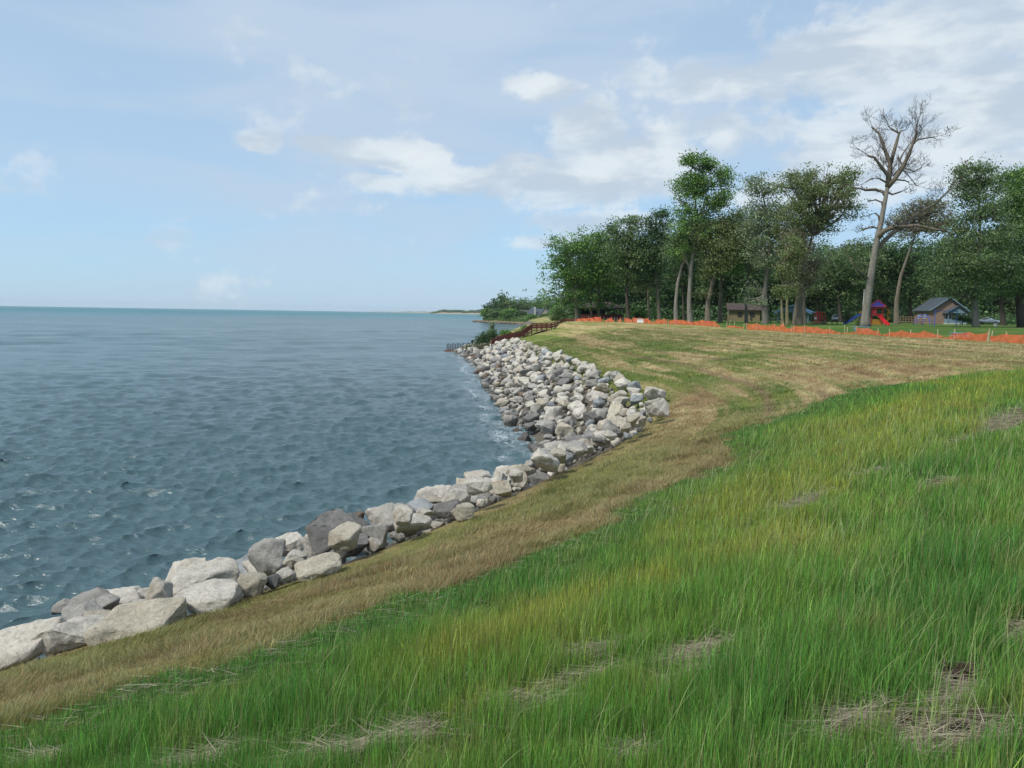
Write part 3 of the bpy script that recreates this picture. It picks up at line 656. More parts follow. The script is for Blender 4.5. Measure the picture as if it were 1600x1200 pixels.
def crown_arrays(lobes,pal,nclump,k,clr,leaf,rg,gap=.35,silver=.0,seed=0):
    """lobes: (cx,cy,cz,rx,ry,rz) local metres ; returns leaf arrays and the clump centres"""
    vol=np.array([(l[3]*l[5]) for l in lobes]); vol=vol/vol.sum(); CC=[];LB=[]
    for i,l in enumerate(lobes):
        n=max(4,int(nclump*vol[i])); m=0
        d=rg.normal(0,1,(n*4,3)); d/=np.linalg.norm(d,axis=1)[:,None]; rr=rg.uniform(0,1,n*4)**.45*rg.lognormal(.02,.17,n*4)
        p=d*rr[:,None]*np.array([l[3],l[4],l[5]])+np.array([l[0],l[1],l[2]])
        g=np.array([mnoise.noise(Vector((q[0]*.46+seed*3.7,q[1]*.46,q[2]*.6))) for q in p]); p=p[g>-.5+gap*1.0][:n]; CC.append(p); LB+= [i]*len(p)
    CC=np.concatenate(CC); nC=len(CC); pal=np.array(PAL[pal])
    kk=np.maximum(3,rg.poisson(k,nC)); idx=np.repeat(np.arange(nC),kk); n=len(idx)
    flat=np.array([1.15,1.15,.55]); cr=clr*rg.uniform(.6,1.3,nC)
    cen=CC[idx]+rg.normal(0,1,(n,3))*cr[idx][:,None]*flat
    cb=pal[rg.integers(0,len(pal),nC)]*rg.lognormal(0,.16,nC)[:,None]; col=cb[idx]*rg.lognormal(0,.2,n)[:,None]
    if silver>0:
        m=rg.uniform(0,1,n)<silver; col[m]=np.array([.19,.22,.165])*rg.uniform(.8,1.2,(m.sum(),1))
    return cen,leaf*rg.uniform(.6,1.35,n),col,CC,LB
def bez(a,b,c,n):
    return [a*(1-t)**2+b*2*t*(1-t)+c*t*t for t in [i/n for i in range(n+1)]]
def make_tree(name,label,base,path,rad,lobes,pal,barkm,nclump,k=16,clr=.75,leaf=.30,gap=.3,silver=0.,seed=0,group=None,cat='tree',limbs=True,extra=None,twigs=70):
    """path: local trunk points; lobes local"""
    rg=np.random.default_rng(1000+seed); rd=random.Random(seed)
    root=empty(name,base,0,label,cat,group)
    cen,sz,col,CC,LB=crown_arrays(lobes,pal,int(nclump*.82),k*1.35,clr*.84,leaf*.86,rg,gap,silver,seed)
    V,F,C=leaf_quads(cen,sz,col,rg); me=np_mesh('crown',V,F,C); link('crown',me,LEAF,root)
    mb=MB(); path=[Vector(p) for p in path]; m=len(path); 
    rs=[rad*(1-.80*(i/(m-1))**1.0) for i in range(m)]
    pts=[path[0]+Vector((0,0,-.3))]+path; mb.tube([pts[0],path[0]+Vector((0,0,.25))]+path[1:],[rad*1.55,rad*1.25]+rs[1:],9)
    if limbs:
        for i,l in enumerate(lobes):
            c=Vector(l[:3]); 
            # start somewhere on the trunk below the lobe
            j=min(range(1,m),key=lambda q:abs(path[q].z-(c.z-l[5]*.9))); st=path[j]; r0=rs[j]*.55
            mid=(st+c)*.5+Vector((0,0,-(c-st).length*.12)); pl=bez(st,mid,c+Vector((0,0,l[5]*.5)),7); mb.tube(pl,[r0*(1-.75*q/7)+.02 for q in range(8)],6)
            mine=[q for q in range(len(CC)) if LB[q]==i]; rd.shuffle(mine)
            for q in mine[:max(4,int(twigs*l[3]*l[5]/sum(a[3]*a[5] for a in lobes)))]:
                e=Vector(CC[q]); kx=rd.randint(1,6); a=pl[kx]; md=(a+e)*.5+Vector((rd.uniform(-.4,.4),rd.uniform(-.4,.4),rd.uniform(-.6,.1)))
                mb.tube(bez(a,md,e,4),[.11,.09,.065,.045,.025],4,False)
    if extra: extra(mb,rd)
    mb.build('trunk',barkm,root,True); return root
def ground_at(px,D):
    a=math.atan((px-800)/FPX); x=D*math.tan(a); return Vector((x,D,tz(x,D)))
def tree_px(name,label,px,D,trunk_px,rad,lobes_px,pal,barkm,nclump,**kw):
    """the photo read off at depth D: points across the picture become metres at that depth"""
    b=ground_at(px,D); m=D/FPX
    rd=random.Random(kw.get('seed',0)+77)
    def loc(x,y,dy=0):
        w=at_y(x,y,D); return (w.x-b.x,dy,w.z-b.z)
    lob=[]
    for i,l in enumerate(lobes_px):
        x,y,rx,ry=l[:4]; rx*=1.06; ry*=1.08; r=rx*m; lob.append((*loc(x,y,rd.uniform(-.5,.5)*r if i else 0),r,r*rd.uniform(.8,1.05),ry*m))
    path=[(0,0,0)]+[loc(x,y,rd.uniform(-.3,.3)) for x,y in trunk_px]
    return make_tree(name,label,b,path,rad,lob,pal,barkm,nclump,**kw)
T=tree_px
G1='tall shade trees along the orange fence'
T('shade_tree','leftmost bright green tree overhanging the lake bank, with a branch reaching left',900,150,[(900,470),(898,440),(890,405),(892,380)],.38,[(885,392,26,26),(866,412,18,14),(908,385,26,24),(880,432,30,18),(858,456,15,5),(905,440,24,18),(872,470,20,6),(900,462,26,10),(915,477,16,5)],'green',B_MID,620,seed=1,group=G1,gap=.42,leaf=.34,k=15)
T('shade_tree','green tree on two thin trunks right beside the leftmost tree',934,153,[(934,470),(935,430),(932,395)],.30,[(930,385,26,26),(945,405,24,24),(925,425,26,24),(950,440,20,20),(932,366,16,9),(945,476,18,5)],'green',B_MID,560,seed=2,group=G1,gap=.40,leaf=.34,k=15)
T('shade_tree','tree with slim dark trunk in front of the dark pavilion',923,158,[(923,470),(924,440),(922,410)],.26,[(922,420,24,26),(915,445,20,18)],'dark',B_DARK,260,seed=3,group=G1)
T('shade_tree','grey-green tree on a dark trunk at the left of the wood',980,146,[(979,460),(982,420),(980,380)],.40,[(980,368,24,24),(966,395,26,22),(992,400,24,26),(958,360,12,12),(985,430,28,20),(990,348,14,9)],'mid',B_DARK,680,seed=4,group=G1,gap=.34,leaf=.33,silver=.05,k=16)
T('shade_tree','dark round-topped tree left of the tall leaning trunks',1028,146,[(1028,460),(1025,420),(1024,380)],.34,[(1026,358,26,26),(1010,390,24,24),(1040,385,24,26),(1022,425,30,24),(1030,340,16,10)],'dark',B_MID,680,seed=5,group=G1,gap=.28,k=18)
T('shade_tree','slender tree half hidden among the left trunks',1012,160,[(1012,460),(1014,420)],.28,[(1012,400,26,28),(1008,440,24,20)],'mid',B_MID,340,seed=6,group=G1)
T('leaning_tree','pale smooth trunk curving to the right at the fence, left of the pair',1054,124,[(1056,470),(1059,440),(1066,415),(1078,392),(1082,360)],.36,[(1070,372,24,20),(1052,385,18,18),(1085,350,20,18)],'mid',B_PALE,380,seed=7,group=G1,gap=.34,leaf=.28,silver=.06)
T('tall_tree','tallest leafy tree of the left group, straight pale trunk and two-lobed top',1076,122,[(1077,470),(1080,420),(1084,385),(1086,340),(1088,300),(1086,265)],.42,[(1080,262,22,20),(1094,280,28,28),(1072,250,14,10),(1100,262,20,14),(1080,290,26,20),(1128,285,22,18),(1135,270,14,9),(1072,318,24,16),(1108,318,26,20),(1130,312,18,14),(1085,355,34,22),(1062,392,14,14)],'green',B_PALE,1150,seed=8,group=G1,gap=.50,leaf=.26,clr=.6,k=15)
T('forked_tree','forked trunk with a low elbow, second pair right of the tall tree',1103,122,[(1107,470),(1113,440),(1118,415),(1120,395),(1118,360)],.44,[(1118,368,32,28),(1135,385,26,28),(1102,372,22,22),(1122,410,26,18),(1138,350,20,16),(1100,430,12,12),(1098,455,13,8)],'olive',B_MID,820,seed=9,group=G1,gap=.32,leaf=.27,k=15,
  extra=lambda mb,rd: mb.tube([(1.6,0,8.9),(0,.2,10.2),(-1.3,.2,12.4)],[.24,.20,.12],7))
T('shade_tree','straight brownish trunk beside the forked one',1122,126,[(1126,460),(1127,420),(1130,380)],.36,[(1140,372,28,26),(1130,405,28,22),(1150,400,22,26)],'green',B_MID,520,seed=10,group=G1,gap=.30)
T('slim_tree','thin dark trunk between the leaning and the straight pale trunks',1066,140,[(1067,460),(1068,430)],.22,[(1066,420,22,26),(1068,390,22,20)],'dark',B_DARK,240,seed=11,group=G1)
T('slim_tree','thin pale trunk alone left of the tan cabin windows',1163,128,[(1165,470),(1169,430),(1172,400)],.26,[(1174,385,24,24),(1168,350,24,24),(1180,410,20,18)],'silver',B_PALE,440,seed=12,group=G1,gap=.38,silver=.08)
T('silver_maple','silvery tree on a double trunk with a sparse high top',1193,118,[(1194,460),(1200,420),(1202,390),(1200,340),(1190,300)],.46,[(1185,288,22,14),(1178,300,14,8),(1205,300,16,8),(1195,335,36,24),(1180,362,26,26),(1212,360,28,30),(1190,395,30,24),(1218,400,24,22),(1182,448,12,12),(1180,470,16,6)],'silver',B_PALE,1050,seed=13,group=G1,gap=.42,leaf=.26,silver=.16,clr=.65,k=15,
  extra=lambda mb,rd: mb.tube([(.3,.3,5.2),(-.2,.3,8),(-.9,.2,10.5),(-1.2,.1,12)],[.22,.2,.16,.1],7))
T('vine_covered_tree','thin olive trunk wrapped in vines, left of the thick leaning trunk',1220,106,[(1221,470),(1224,440),(1225,410),(1227,380)],.19,[(1228,420,14,24),(1235,390,16,20),(1232,450,12,16),(1220,452,8,12)],'olive',B_OLIVE,330,seed=14,group=G1,gap=.36,leaf=.22,clr=.5)
T('vine_covered_tree','second olive trunk leaning right behind the blue pavilion',1227,110,[(1231,470),(1236,440),(1240,405)],.24,[(1243,400,22,28),(1248,440,20,20),(1240,370,20,16)],'copper',B_OLIVE,380,seed=15,group=G1,gap=.38,leaf=.22,clr=.5,k=12)
T('broad_tree','wide-spreading thin-leaved tree on a thick trunk leaning right',1243,112,[(1247,470),(1252,440),(1260,400),(1268,370)],.62,[(1262,290,34,20),(1240,285,26,14),(1295,275,30,14),(1322,275,20,13),(1280,305,36,22),(1310,310,28,20),(1250,325,32,22),(1325,330,18,14),(1240,350,26,20),(1275,345,26,22),(1300,345,18,18)],'olive',B_MID,1350,seed=16,group=G1,gap=.50,leaf=.24,clr=.6,silver=.06,k=14,twigs=160)
T('brown_twiggy_tree','reddish-brown twiggy tree in front of the broad tree',1254,118,[(1256,460),(1256,420),(1254,390)],.25,[(1250,385,24,34),(1262,420,20,28),(1238,350,18,20)],'copper',B_MID,460,seed=17,group=G1,gap=.44,leaf=.2,clr=.6,k=10,twigs=220)
# right-hand group
G2='big trees around the playground and brick house'
T('copper_tree','small-crowned brownish purple tree right of the bare tree',1397,138,[(1400,470),(1408,430),(1422,390),(1432,360)],.46,[(1425,335,30,18),(1455,335,28,18),(1410,352,24,14),(1445,318,24,10),(1470,350,24,16),(1437,360,36,12)],'copper',B_MID,620,seed=18,group=G2,gap=.42,leaf=.28,twigs=160,k=13)
T('park_tree','dark green tree behind the brick house chimney side',1420,172,[(1420,470),(1422,430)],.45,[(1405,415,36,30),(1435,405,36,34),(1420,450,34,22),(1385,405,26,26)],'dark',B_DARK,760,seed=19,group=G2,leaf=.38,k=17)
T('park_tree','tall tree at the right with an open crown above the white car',1520,108,[(1521,470),(1525,430),(1530,390),(1533,340),(1530,300)],.42,[(1525,275,28,18),(1510,268,16,10),(1545,290,24,18),(1515,300,20,14),(1535,330,30,20),(1512,350,22,16),(1540,370,40,22),(1500,385,28,20),(1520,410,50,26),(1480,425,34,24),(1560,425,34,24),(1505,455,34,12),(1470,448,26,10)],'mid',B_PALE,1900,seed=20,group=G2,gap=.42,leaf=.26,silver=.10,k=16)
T('park_tree','rightmost tall tree cut by the picture edge',1592,112,[(1590,470),(1588,420),(1590,370),(1592,320)],.55,[(1580,290,30,20),(1600,280,26,18),(1570,325,26,22),(1600,330,34,26),(1575,365,32,24),(1610,375,36,30),(1585,410,40,26),(1570,445,36,16),(1610,440,40,20),(1630,310,34,30)],'green',B_DARK,1900,seed=21,group=G2,gap=.36,leaf=.27,silver=.08,k=17)
T('park_tree','dark-trunked tree between the white car and the picture edge',1563,140,[(1563,470),(1563,440),(1560,410)],.45,[(1560,395,34,30),(1545,430,30,20),(1580,430,30,24)],'mid',B_DARK,640,seed=22,group=G2,silver=.05)
T('park_tree','low-branched tree behind the blue porch',1495,160,[(1490,470),(1495,440)],.4,[(1490,415,40,26),(1470,400,30,24),(1515,420,30,26),(1500,385,30,22)],'dark',B_MID,760,seed=23,group=G2,leaf=.36,k=17)
T('park_tree','shaded tree behind the white van',1310,168,[(1310,470),(1308,440)],.4,[(1305,415,36,28),(1330,420,30,26),(1290,440,30,20),(1315,445,36,22)],'mid',B_DARK,760,seed=24,group=G2,leaf=.36,silver=.05,k=17)
T('park_tree','grey-green tree directly behind the playground tower',1360,172,[(1358,470),(1356,430)],.4,[(1345,415,36,30),(1370,405,34,28),(1350,445,38,22),(1335,395,24,20)],'mid',B_DARK,760,seed=25,group=G2,leaf=.36,silver=.05,k=17)
T('park_tree','dark tree behind the red climbing arches',1276,175,[(1276,470),(1272,440)],.4,[(1270,410,34,28),(1285,435,34,24),(1255,440,30,24)],'dark',B_DARK,620,seed=26,group=G2,leaf=.36,k=17)
# out of frame to the right, seen from other positions and shading the lawn
T('park_tree','tree standing just outside the right edge of the photo',1690,118,[(1690,470),(1690,420),(1690,350)],.5,[(1690,330,50,40),(1670,390,44,34),(1720,390,48,36),(1690,430,60,30)],'mid',B_MID,900,seed=27,group=G2,leaf=.36)
# wood behind: trees one can tell apart only by place
back=[(915,185,390,30),(948,190,385,28),(975,200,392,30),(1005,195,380,28),(1040,188,372,28),(1075,192,378,30),(1100,186,372,28),(1135,190,376,30),(1160,184,380,30),(1190,188,384,30),(1225,192,386,30),(1262,196,398,28),(1295,200,384,28),(1322,196,388,26),(1350,204,378,28),(1385,200,386,28),(1420,206,384,30),(1450,200,390,28),(1480,205,382,28),(1515,200,384,30),(1550,206,378,30),(1585,200,376,30),(1620,204,380,32),(1665,200,380,34)]
LM=[(950,'the dark pavilion'),(1062,'the slim left trunks'),(1130,'the straight pale trunks'),(1190,'the tan cabin'),(1266,'the blue pavilion'),(1330,'the white van'),(1400,'the play tower'),(1500,'the brick house'),(1580,'the white car'),(9999,'the right picture edge')]
lmk=lambda p:next(t for l,t in LM if p<l); cntL={}
for i,(px,D,top,rx) in enumerate(back):
    ld=lmk(px); tot=sum(1 for q in back if lmk(q[0])==ld); cntL[ld]=cntL.get(ld,0)+1; od='' if tot==1 else ['','leftmost ','second ','third ','fourth '][cntL[ld]]
    h=490-top; rr=random.Random(i)
    T('woodland_tree',('%sshaded wood tree far behind %s, counted from the left'%(od,ld) if od else 'shaded wood tree far behind %s'%ld),px,D,[(px+rr.uniform(-2,2),460),(px+rr.uniform(-4,4),430)],.4,[(px,top+22,rx*.8,22),(px-rx*.4,top+50,rx*.8,26),(px+rx*.4,top+52,rx*.8,26),(px,top+85,rx,24)],rr.choice(['dark','dark','mid','dark']),B_DARK,520,seed=60+i,group='trees of the wood behind the park',leaf=.46,k=17,clr=.85,twigs=10)
def wood_mass():
    rg=np.random.default_rng(9); n=52000; D=rg.uniform(215,262,n); px=rg.uniform(880,1900,n); x=(px-800)/FPX*D; top=14+6*fbm(x*.06,D*.06,3,14); z=6+rg.uniform(0,1,n)**.8*top
    pal=np.array(PAL['dark']); c=pal[rg.integers(0,3,n)]*rg.lognormal(-.1,.25,n)[:,None]
    V,F,C=leaf_quads(np.stack([x,D,z],1),rg.uniform(.7,1.5,n),c,rg); o=link('woodland',np_mesh('woodland',V,F,C),LEAF); tag(o,'deep dark wood closing the view behind the park','wood',None,'stuff')
    # undergrowth at its edge
    n=26000; D=rg.uniform(176,214,n); px=rg.uniform(930,1900,n); x=(px-800)/FPX*D; hh=1.2+3.4*fbm(x*.12,D*.12,3,15)**1.5*1.6; z=6.2+rg.uniform(0,1,n)*hh
    c=pal[rg.integers(0,3,n)]*rg.lognormal(.1,.3,n)[:,None]; V,F,C=leaf_quads(np.stack([x,D,z],1),rg.uniform(.35,.8,n),c,rg); o=link('undergrowth',np_mesh('undergrowth',V,F,C),LEAF); tag(o,'dark undergrowth along the edge of the wood','undergrowth',None,'stuff')
wood_mass()
# bare tree --------------------------------------------------------
def bare_tree():
    D=96.; b=ground_at(1352,D); rd=random.Random(4)
    root=empty('bare_tree',b,0,'tall leafless dead tree with forked bare crown, leaning right beside the playground','dead tree')
    def P(x,y,dy=0): w=at_y(x,y,D+dy); return Vector((w.x-b.x,dy,w.z-b.z))
    t=MB(); br=MB(); tw=MB()
    main=[P(1352,506),P(1353,490),P(1357,460),P(1361,430),P(1366,400),P(1371,372),P(1377,345),P(1382,318),P(1387,292)]
    t.tube([main[0]+Vector((0,0,-.4)),main[0]+Vector((0,0,.2))]+main[1:],[.76,.58,.50,.46,.42,.39,.35,.31,.27,.23],12); t.build('trunk',B_PALE,root,True)
    segs=[]
    def limb(pts,r0,r1,twn=10,tl=2.2,up=.35):
        twn=int(twn*1.45); tl*=.80
        n=len(pts); rs=[r0+(r1-r0)*i/(n-1) for i in range(n)]; br.tube(pts,rs,7)
        for _ in range(twn):
            i=rd.randint(max(1,n//3),n-1); f=rd.random(); a=pts[i-1].lerp(pts[i],f); d=(pts[i]-pts[i-1]).normalized(); twig(a,d,tl*rd.uniform(.5,1.1),max(.022,rs[i]*.22),3,up)
        twig(pts[-1],(pts[-1]-pts[-2]).normalized(),tl,max(.024,r1*.55),4,up)
    def twig(a,d,L,r,lev,up):
        d=(d+Vector((rd.gauss(0,.55),rd.gauss(0,.55),rd.gauss(up*.45,.45)))).normalized(); m=a+d*L*.5; d2=(d+Vector((rd.gauss(0,.25),rd.gauss(0,.25),rd.gauss(.12,.2)))).normalized(); e=m+d2*L*.5
        tw.tube([a,m,e],[r,r*.75,r*.45],3 if r<.05 else 4,False)
        if lev>0:
            for q in (m,e):
                for _ in range(rd.choice((1,2,2))): twig(q,d2,L*rd.uniform(.45,.72),max(.011,r*.6),lev-1,up)
    limb([main[-1],P(1388,275),P(1378,262,-.5),P(1366,246,-1),P(1356,243,-1)],.30,.10,9,2.0)          # left fork
    limb([main[-1],P(1390,270),P(1391,255),P(1384,238),P(1378,220),P(1373,208,.5),P(1362,198,.8)],.34,.09,12,2.1)
    limb([P(1390,262),P(1396,240,.5),P(1402,218,.8),P(1405,208,.8),P(1394,202,1),P(1391,200,1)],.24,.09,8,1.6)
    limb([P(1404,212,.8),P(1408,205,.8),P(1415,203,1)],.08,.05,2,1)
    limb([main[-1],P(1398,280,-.4),P(1410,262,-.8),P(1420,242,-1),P(1427,222,-1),P(1432,207,-1),P(1432,198,-1)],.34,.08,13,2.4)
    limb([P(1426,226,-1),P(1434,218,-1.4),P(1446,216,-1.6),P(1460,214,-1.6)],.13,.06,8,1.9)
    limb([P(1405,250),P(1414,235,1),P(1424,222,1.5)],.1,.05,3,1.5)
    limb([P(1384,306),P(1380,300,.3),P(1368,296,.4),P(1352,297,.4),P(1338,294,.3),P(1332,292)],.24,.10,2,.9)
    limb([P(1386,300),P(1394,304),P(1403,301),P(1409,299)],.15,.08,1,.5)
    limb([P(1386,286),P(1374,279),P(1362,279),P(1352,285)],.13,.06,3,.9)
    limb([P(1388,283),P(1402,281),P(1414,282),P(1420,285)],.13,.06,4,1.2)
    limb([P(1380,326),P(1378,316),P(1368,312),P(1359,314)],.14,.09,1,.5)
    limb([P(1375,350),P(1373,338),P(1368,333),P(1361,335)],.14,.08,1,.5)
    limb([P(1372,357),P(1362,354),P(1350,358),P(1345,360)],.13,.07,4,1.1)
    limb([P(1372,372),P(1380,362,-.6),P(1392,356,-1),P(1412,354,-1.5),P(1432,352,-2),P(1460,358,-2.4),P(1480,362,-2.4)],.36,.10,10,1.8,.1)
    limb([P(1368,392),P(1382,376,.8),P(1398,362,1.5),P(1418,345,2),P(1440,330,2.6),P(1462,318,3),P(1480,300,3),P(1496,285,3)],.32,.07,16,2.2,.3)
    limb([P(1358,436),P(1348,428,-.5),P(1335,418,-.8),P(1328,402,-1)],.13,.05,4,1.4)
    limb([P(1402,246),P(1412,262),P(1428,268),P(1440,262)],.1,.05,5,1.6)
    limb([P(1395,275,1),P(1406,262,2),P(1420,275,2.5),P(1432,290,3)],.1,.04,8,2)
    br.build('branch',B_MID,root,True); tw.build('twigs',B_DARK,root)
bare_tree()
# ------------------------------------------------------------------ fences
ORG=NT('orange_mesh'); ORG.set('Base Color',ORG.mix(ORG.rng(ORG.tex(1.5,5,.6),.3,.7),(.50,.085,.03),(.70,.15,.055))); ORG.set('Roughness',.6)
_t=ORG.n('ShaderNodeBsdfTransparent'); _x=ORG.n('ShaderNodeMixShader'); _w=ORG.n('ShaderNodeTexCoord')
_s=ORG.n('ShaderNodeSeparateXYZ'); ORG.L.new(_w.outputs['Object'],_s.inputs[0])
_f=ORG.rng(ORG.tex(3.0,3,.6),.3,.7,.10,.40); ORG.L.new(_f,_x.inputs[0]); ORG.L.new(ORG.b.outputs[0],_x.inputs[1]); ORG.L.new(_t.outputs[0],_x.inputs[2]); ORG.L.new(_x.outputs[0],ORG.out.inputs[0])
STAKE=paint('stake_wood',(.50,.40,.26),.85); WHITE=paint('white_paint',(.72,.72,.70),.5,.08); 
def fence_y(px):
    # where the picture column px meets the line of the fence
    k=math.tan(math.atan((px-800)/FPX)); ys=np.linspace(40,260,2200); d=xf(ys)-k*ys; i=np.nonzero(np.diff(np.sign(d)))[0]
    y=ys[i[0]] if len(i) else 50.; return Vector((k*y,y,tz(k*y,y)))
secs=[ # (stake px list with the net height at each, label)
 ([(897,.55),(905,.9),(917,.85),(928,1.2),(936,1.35),(939,.5)],'small far left section of orange mesh fence by the dark red deck'),
 ([(941,.2),(947,.9),(953,1.3),(958,.15)],'short peaked piece of orange fence right of the far left section'),
 ([(962,.2),(967,1.25),(969,.3)],'tiny pointed scrap of orange fence around a single stake'),
 ([(973,1.2),(979,1.1),(985,.75),(987,1.25),(998,1.2),(1010,1.3),(1018,.25),(1024,1.15),(1036,1.2),(1040,1.0)],'orange fence section below the white box'),
 ([(1042,.7),(1048,.95),(1052,1.2),(1064,1.1),(1073,.9),(1084,.8),(1094,1.25),(1106,1.15),(1114,1.1),(1123,.12)],'orange fence section in front of the straight pale trunks'),
 ([(1133,.55),(1144,.45),(1159,.4)],'low sagging orange fence piece left of the long section'),
 ([(1164,1.2),(1180,1.3),(1192,.95),(1196,.85),(1206,1.25),(1213,.8),(1220,1.55),(1226,.7),(1234,.75),(1238,1.2),(1255,1.3),(1273,1.1),(1294,.95),(1306,.45),(1320,.32),(1334,.55)],'long orange fence section with a tall peak, in front of the blue pavilion'),
 ([(1335,1.15),(1353,1.1),(1369,.75),(1375,.18),(1387,.75),(1405,1.05),(1418,.8),(1442,1.1),(1462,.6),(1477,.2),(1487,.75),(1510,1.05),(1539,1.05)],'orange fence section below the playground and blue table'),
 ([(1545,.7),(1552,.75),(1567,1.0),(1598,1.05),(1630,1.0),(1668,.9)],'orange fence section at the right picture edge')]
def fences():
    rg=random.Random(8)
    for pts,lab in secs:
        P=[fence_y(p) for p,h in pts]; b=P[0].copy(); root=empty('orange_mesh_fence',b,0,lab,'mesh fence','orange construction fence sections')
        H=[h*.68 for p,h in pts]; cols=[]
        for i in range(len(P)-1):
            n=10
            for q in range(n+(i==len(P)-2)):
                t=q/n; p=P[i].lerp(P[i+1],t); L=(P[i+1]-P[i]).length; sag=min(.22,.05*L)*4*t*(1-t)*rg.uniform(.7,1.1); h=max(.1,H[i]*(1-t)+H[i+1]*t-sag)
                cols.append((p,h,math.sin((i*n+q)*1.3)*.05))
        V=[];F=[];nz=5
        for j,(p,h,wv) in enumerate(cols):
            z0=tz(p.x,p.y)
            for k in range(nz):
                t=k/(nz-1); V.append(Vector((p.x+wv*math.sin(t*5+j*.4)+rg.uniform(-.015,.015)-b.x,p.y+.10*math.sin(j*.7+t*3)-b.y,z0+.02+h*t-b.z)))
        for j in range(len(cols)-1):
            for k in range(nz-1): F.append((j*nz+k,(j+1)*nz+k,(j+1)*nz+k+1,j*nz+k+1))
        m=MB(); m.add(V,F); m.build('netting',ORG.m,root,True)
        for i,(p,h) in enumerate(zip(P,H)):
            if (i%2==1 and len(P)>5 and h<.8): continue
            s=MB(); lean=rg.uniform(-.1,.1); s.bar((p.x-b.x,p.y-b.y-.04,p.z-b.z-.2),(p.x-b.x+lean,p.y-b.y-.04,p.z-b.z+max(h,.75)+rg.uniform(.03,.16)),.07,.04); s.build('stake',STAKE,root)
    for px,off,lab in ((1134,1.5,'lone thin stake left of the long orange fence'),(1314,2.5,'lone stake standing on the lawn behind the low part of the orange fence'),(1546,1.6,'pale stake beside the gap in the right-hand orange fence')):
        p=fence_y(px); p=p*1.0+Vector((off*.5,off,0)); p.z=tz(p.x,p.y); s=MB(); s.bar((0,0,-.2),(.02,0,1.05),.06,.035); s.box((.02,0,1.06),(.045,.03,.05),taper=.3); o=s.build('stake',STAKE); o.location=p; tag(o,lab,'stake','lone stakes by the orange fence')
fences()
# ------------------------------------------------------------------ park buildings and play things
def put(px,D,rot=0): g=ground_at(px,D); return g,-math.atan((px-800)/FPX)+rot
BRICK=NT('red_brick'); _b=BRICK.n('ShaderNodeTexBrick'); _b.inputs['Scale'].default_value=1; _b.inputs['Brick Width'].default_value=.24; _b.inputs['Row Height'].default_value=.08; _b.inputs['Mortar Size'].default_value=.012
for k,c in (('Color1',(.20,.105,.075,1)),('Color2',(.28,.155,.11,1)),('Mortar',(.30,.27,.23,1))): _b.inputs[k].default_value=c
_tc=BRICK.n('ShaderNodeTexCoord'); _mp=BRICK.n('ShaderNodeMapping'); _mp.inputs['Rotation'].default_value=(R(90),0,0); BRICK.L.new(_tc.outputs['Object'],_mp.inputs[0]); BRICK.L.new(_mp.outputs[0],_b.inputs[0]); BRICK.set('Base Color',_b.outputs[0]); BRICK.set('Roughness',.9)
ROOF_D=paint('roof_slate',(.055,.07,.088),.8,.25,4); ROOF_B=paint('roof_brown',(.055,.038,.032),.85,.25,4); ROOF_G=paint('roof_grey',(.065,.062,.06),.85,.25,4); ROOF_BL=paint('roof_blue',(.06,.13,.27),.5,.15)
BLUE=paint('blue_paint',(.035,.11,.48),.35,.1); BLUEG=paint('blue_grey_boards',(.16,.25,.32),.7,.15); BLUEF=paint('faded_blue_paint',(.13,.25,.36),.7,.3,6); RED=paint('red_paint',(.58,.02,.03),.35,.1); YEL=paint('yellow_paint',(.62,.30,.03),.4,.12); PUR=paint('dark_blue_roof',(.05,.04,.33),.4,.1)
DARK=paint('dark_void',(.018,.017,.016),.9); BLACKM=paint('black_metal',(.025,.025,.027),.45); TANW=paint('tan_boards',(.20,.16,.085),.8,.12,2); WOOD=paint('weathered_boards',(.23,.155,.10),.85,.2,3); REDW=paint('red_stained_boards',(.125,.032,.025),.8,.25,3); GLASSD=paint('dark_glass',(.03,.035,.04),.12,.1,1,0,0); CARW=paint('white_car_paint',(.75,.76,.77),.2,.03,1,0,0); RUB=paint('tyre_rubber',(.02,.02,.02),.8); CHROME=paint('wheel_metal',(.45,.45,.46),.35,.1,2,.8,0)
STONE=paint('stone_wall',(.36,.31,.23),.9,.2,1.2); SID=paint('pale_siding',(.52,.50,.45),.8,.1)
def window(parent,c,w,h,axis='y',frame=WHITE):
    m=MB(); t=.08
    for dx,dz,sx,sz in ((0,h/2,w+t,t),(0,-h/2,w+t,t),(-w/2,0,t,h),(w/2,0,t,h),(0,0,.05,h),(0,0,w,.05)):
        if axis=='y': m.box((c[0]+dx,c[1]-.04,c[2]+dz),(sx-.004,.07,sz-.004))
        else: m.box((c[0]-.04,c[1]+dx,c[2]+dz),(.07,sx-.004,sz-.004))
    f=m.build('window',frame,parent); g=MB()
    g.box(c,(w-.02,.03,h-.02) if axis=='y' else (.03,w-.02,h-.02)); g.build('pane',GLASSD,f); return f
def gable_roof(mb,w,d,ze,zr,ov=.4,th=.14,cx=0,cy=0):
    """ridge along y"""
    hw=w/2+ov; sl=(zr-ze)/(w/2); e=ze-ov*sl
    for s in (-1,1):
        mb.prism([(cx,zr),(cx+s*hw,e),(cx+s*hw,e+th),(cx,zr+th)],cy-d/2-ov,cy+d/2+ov)
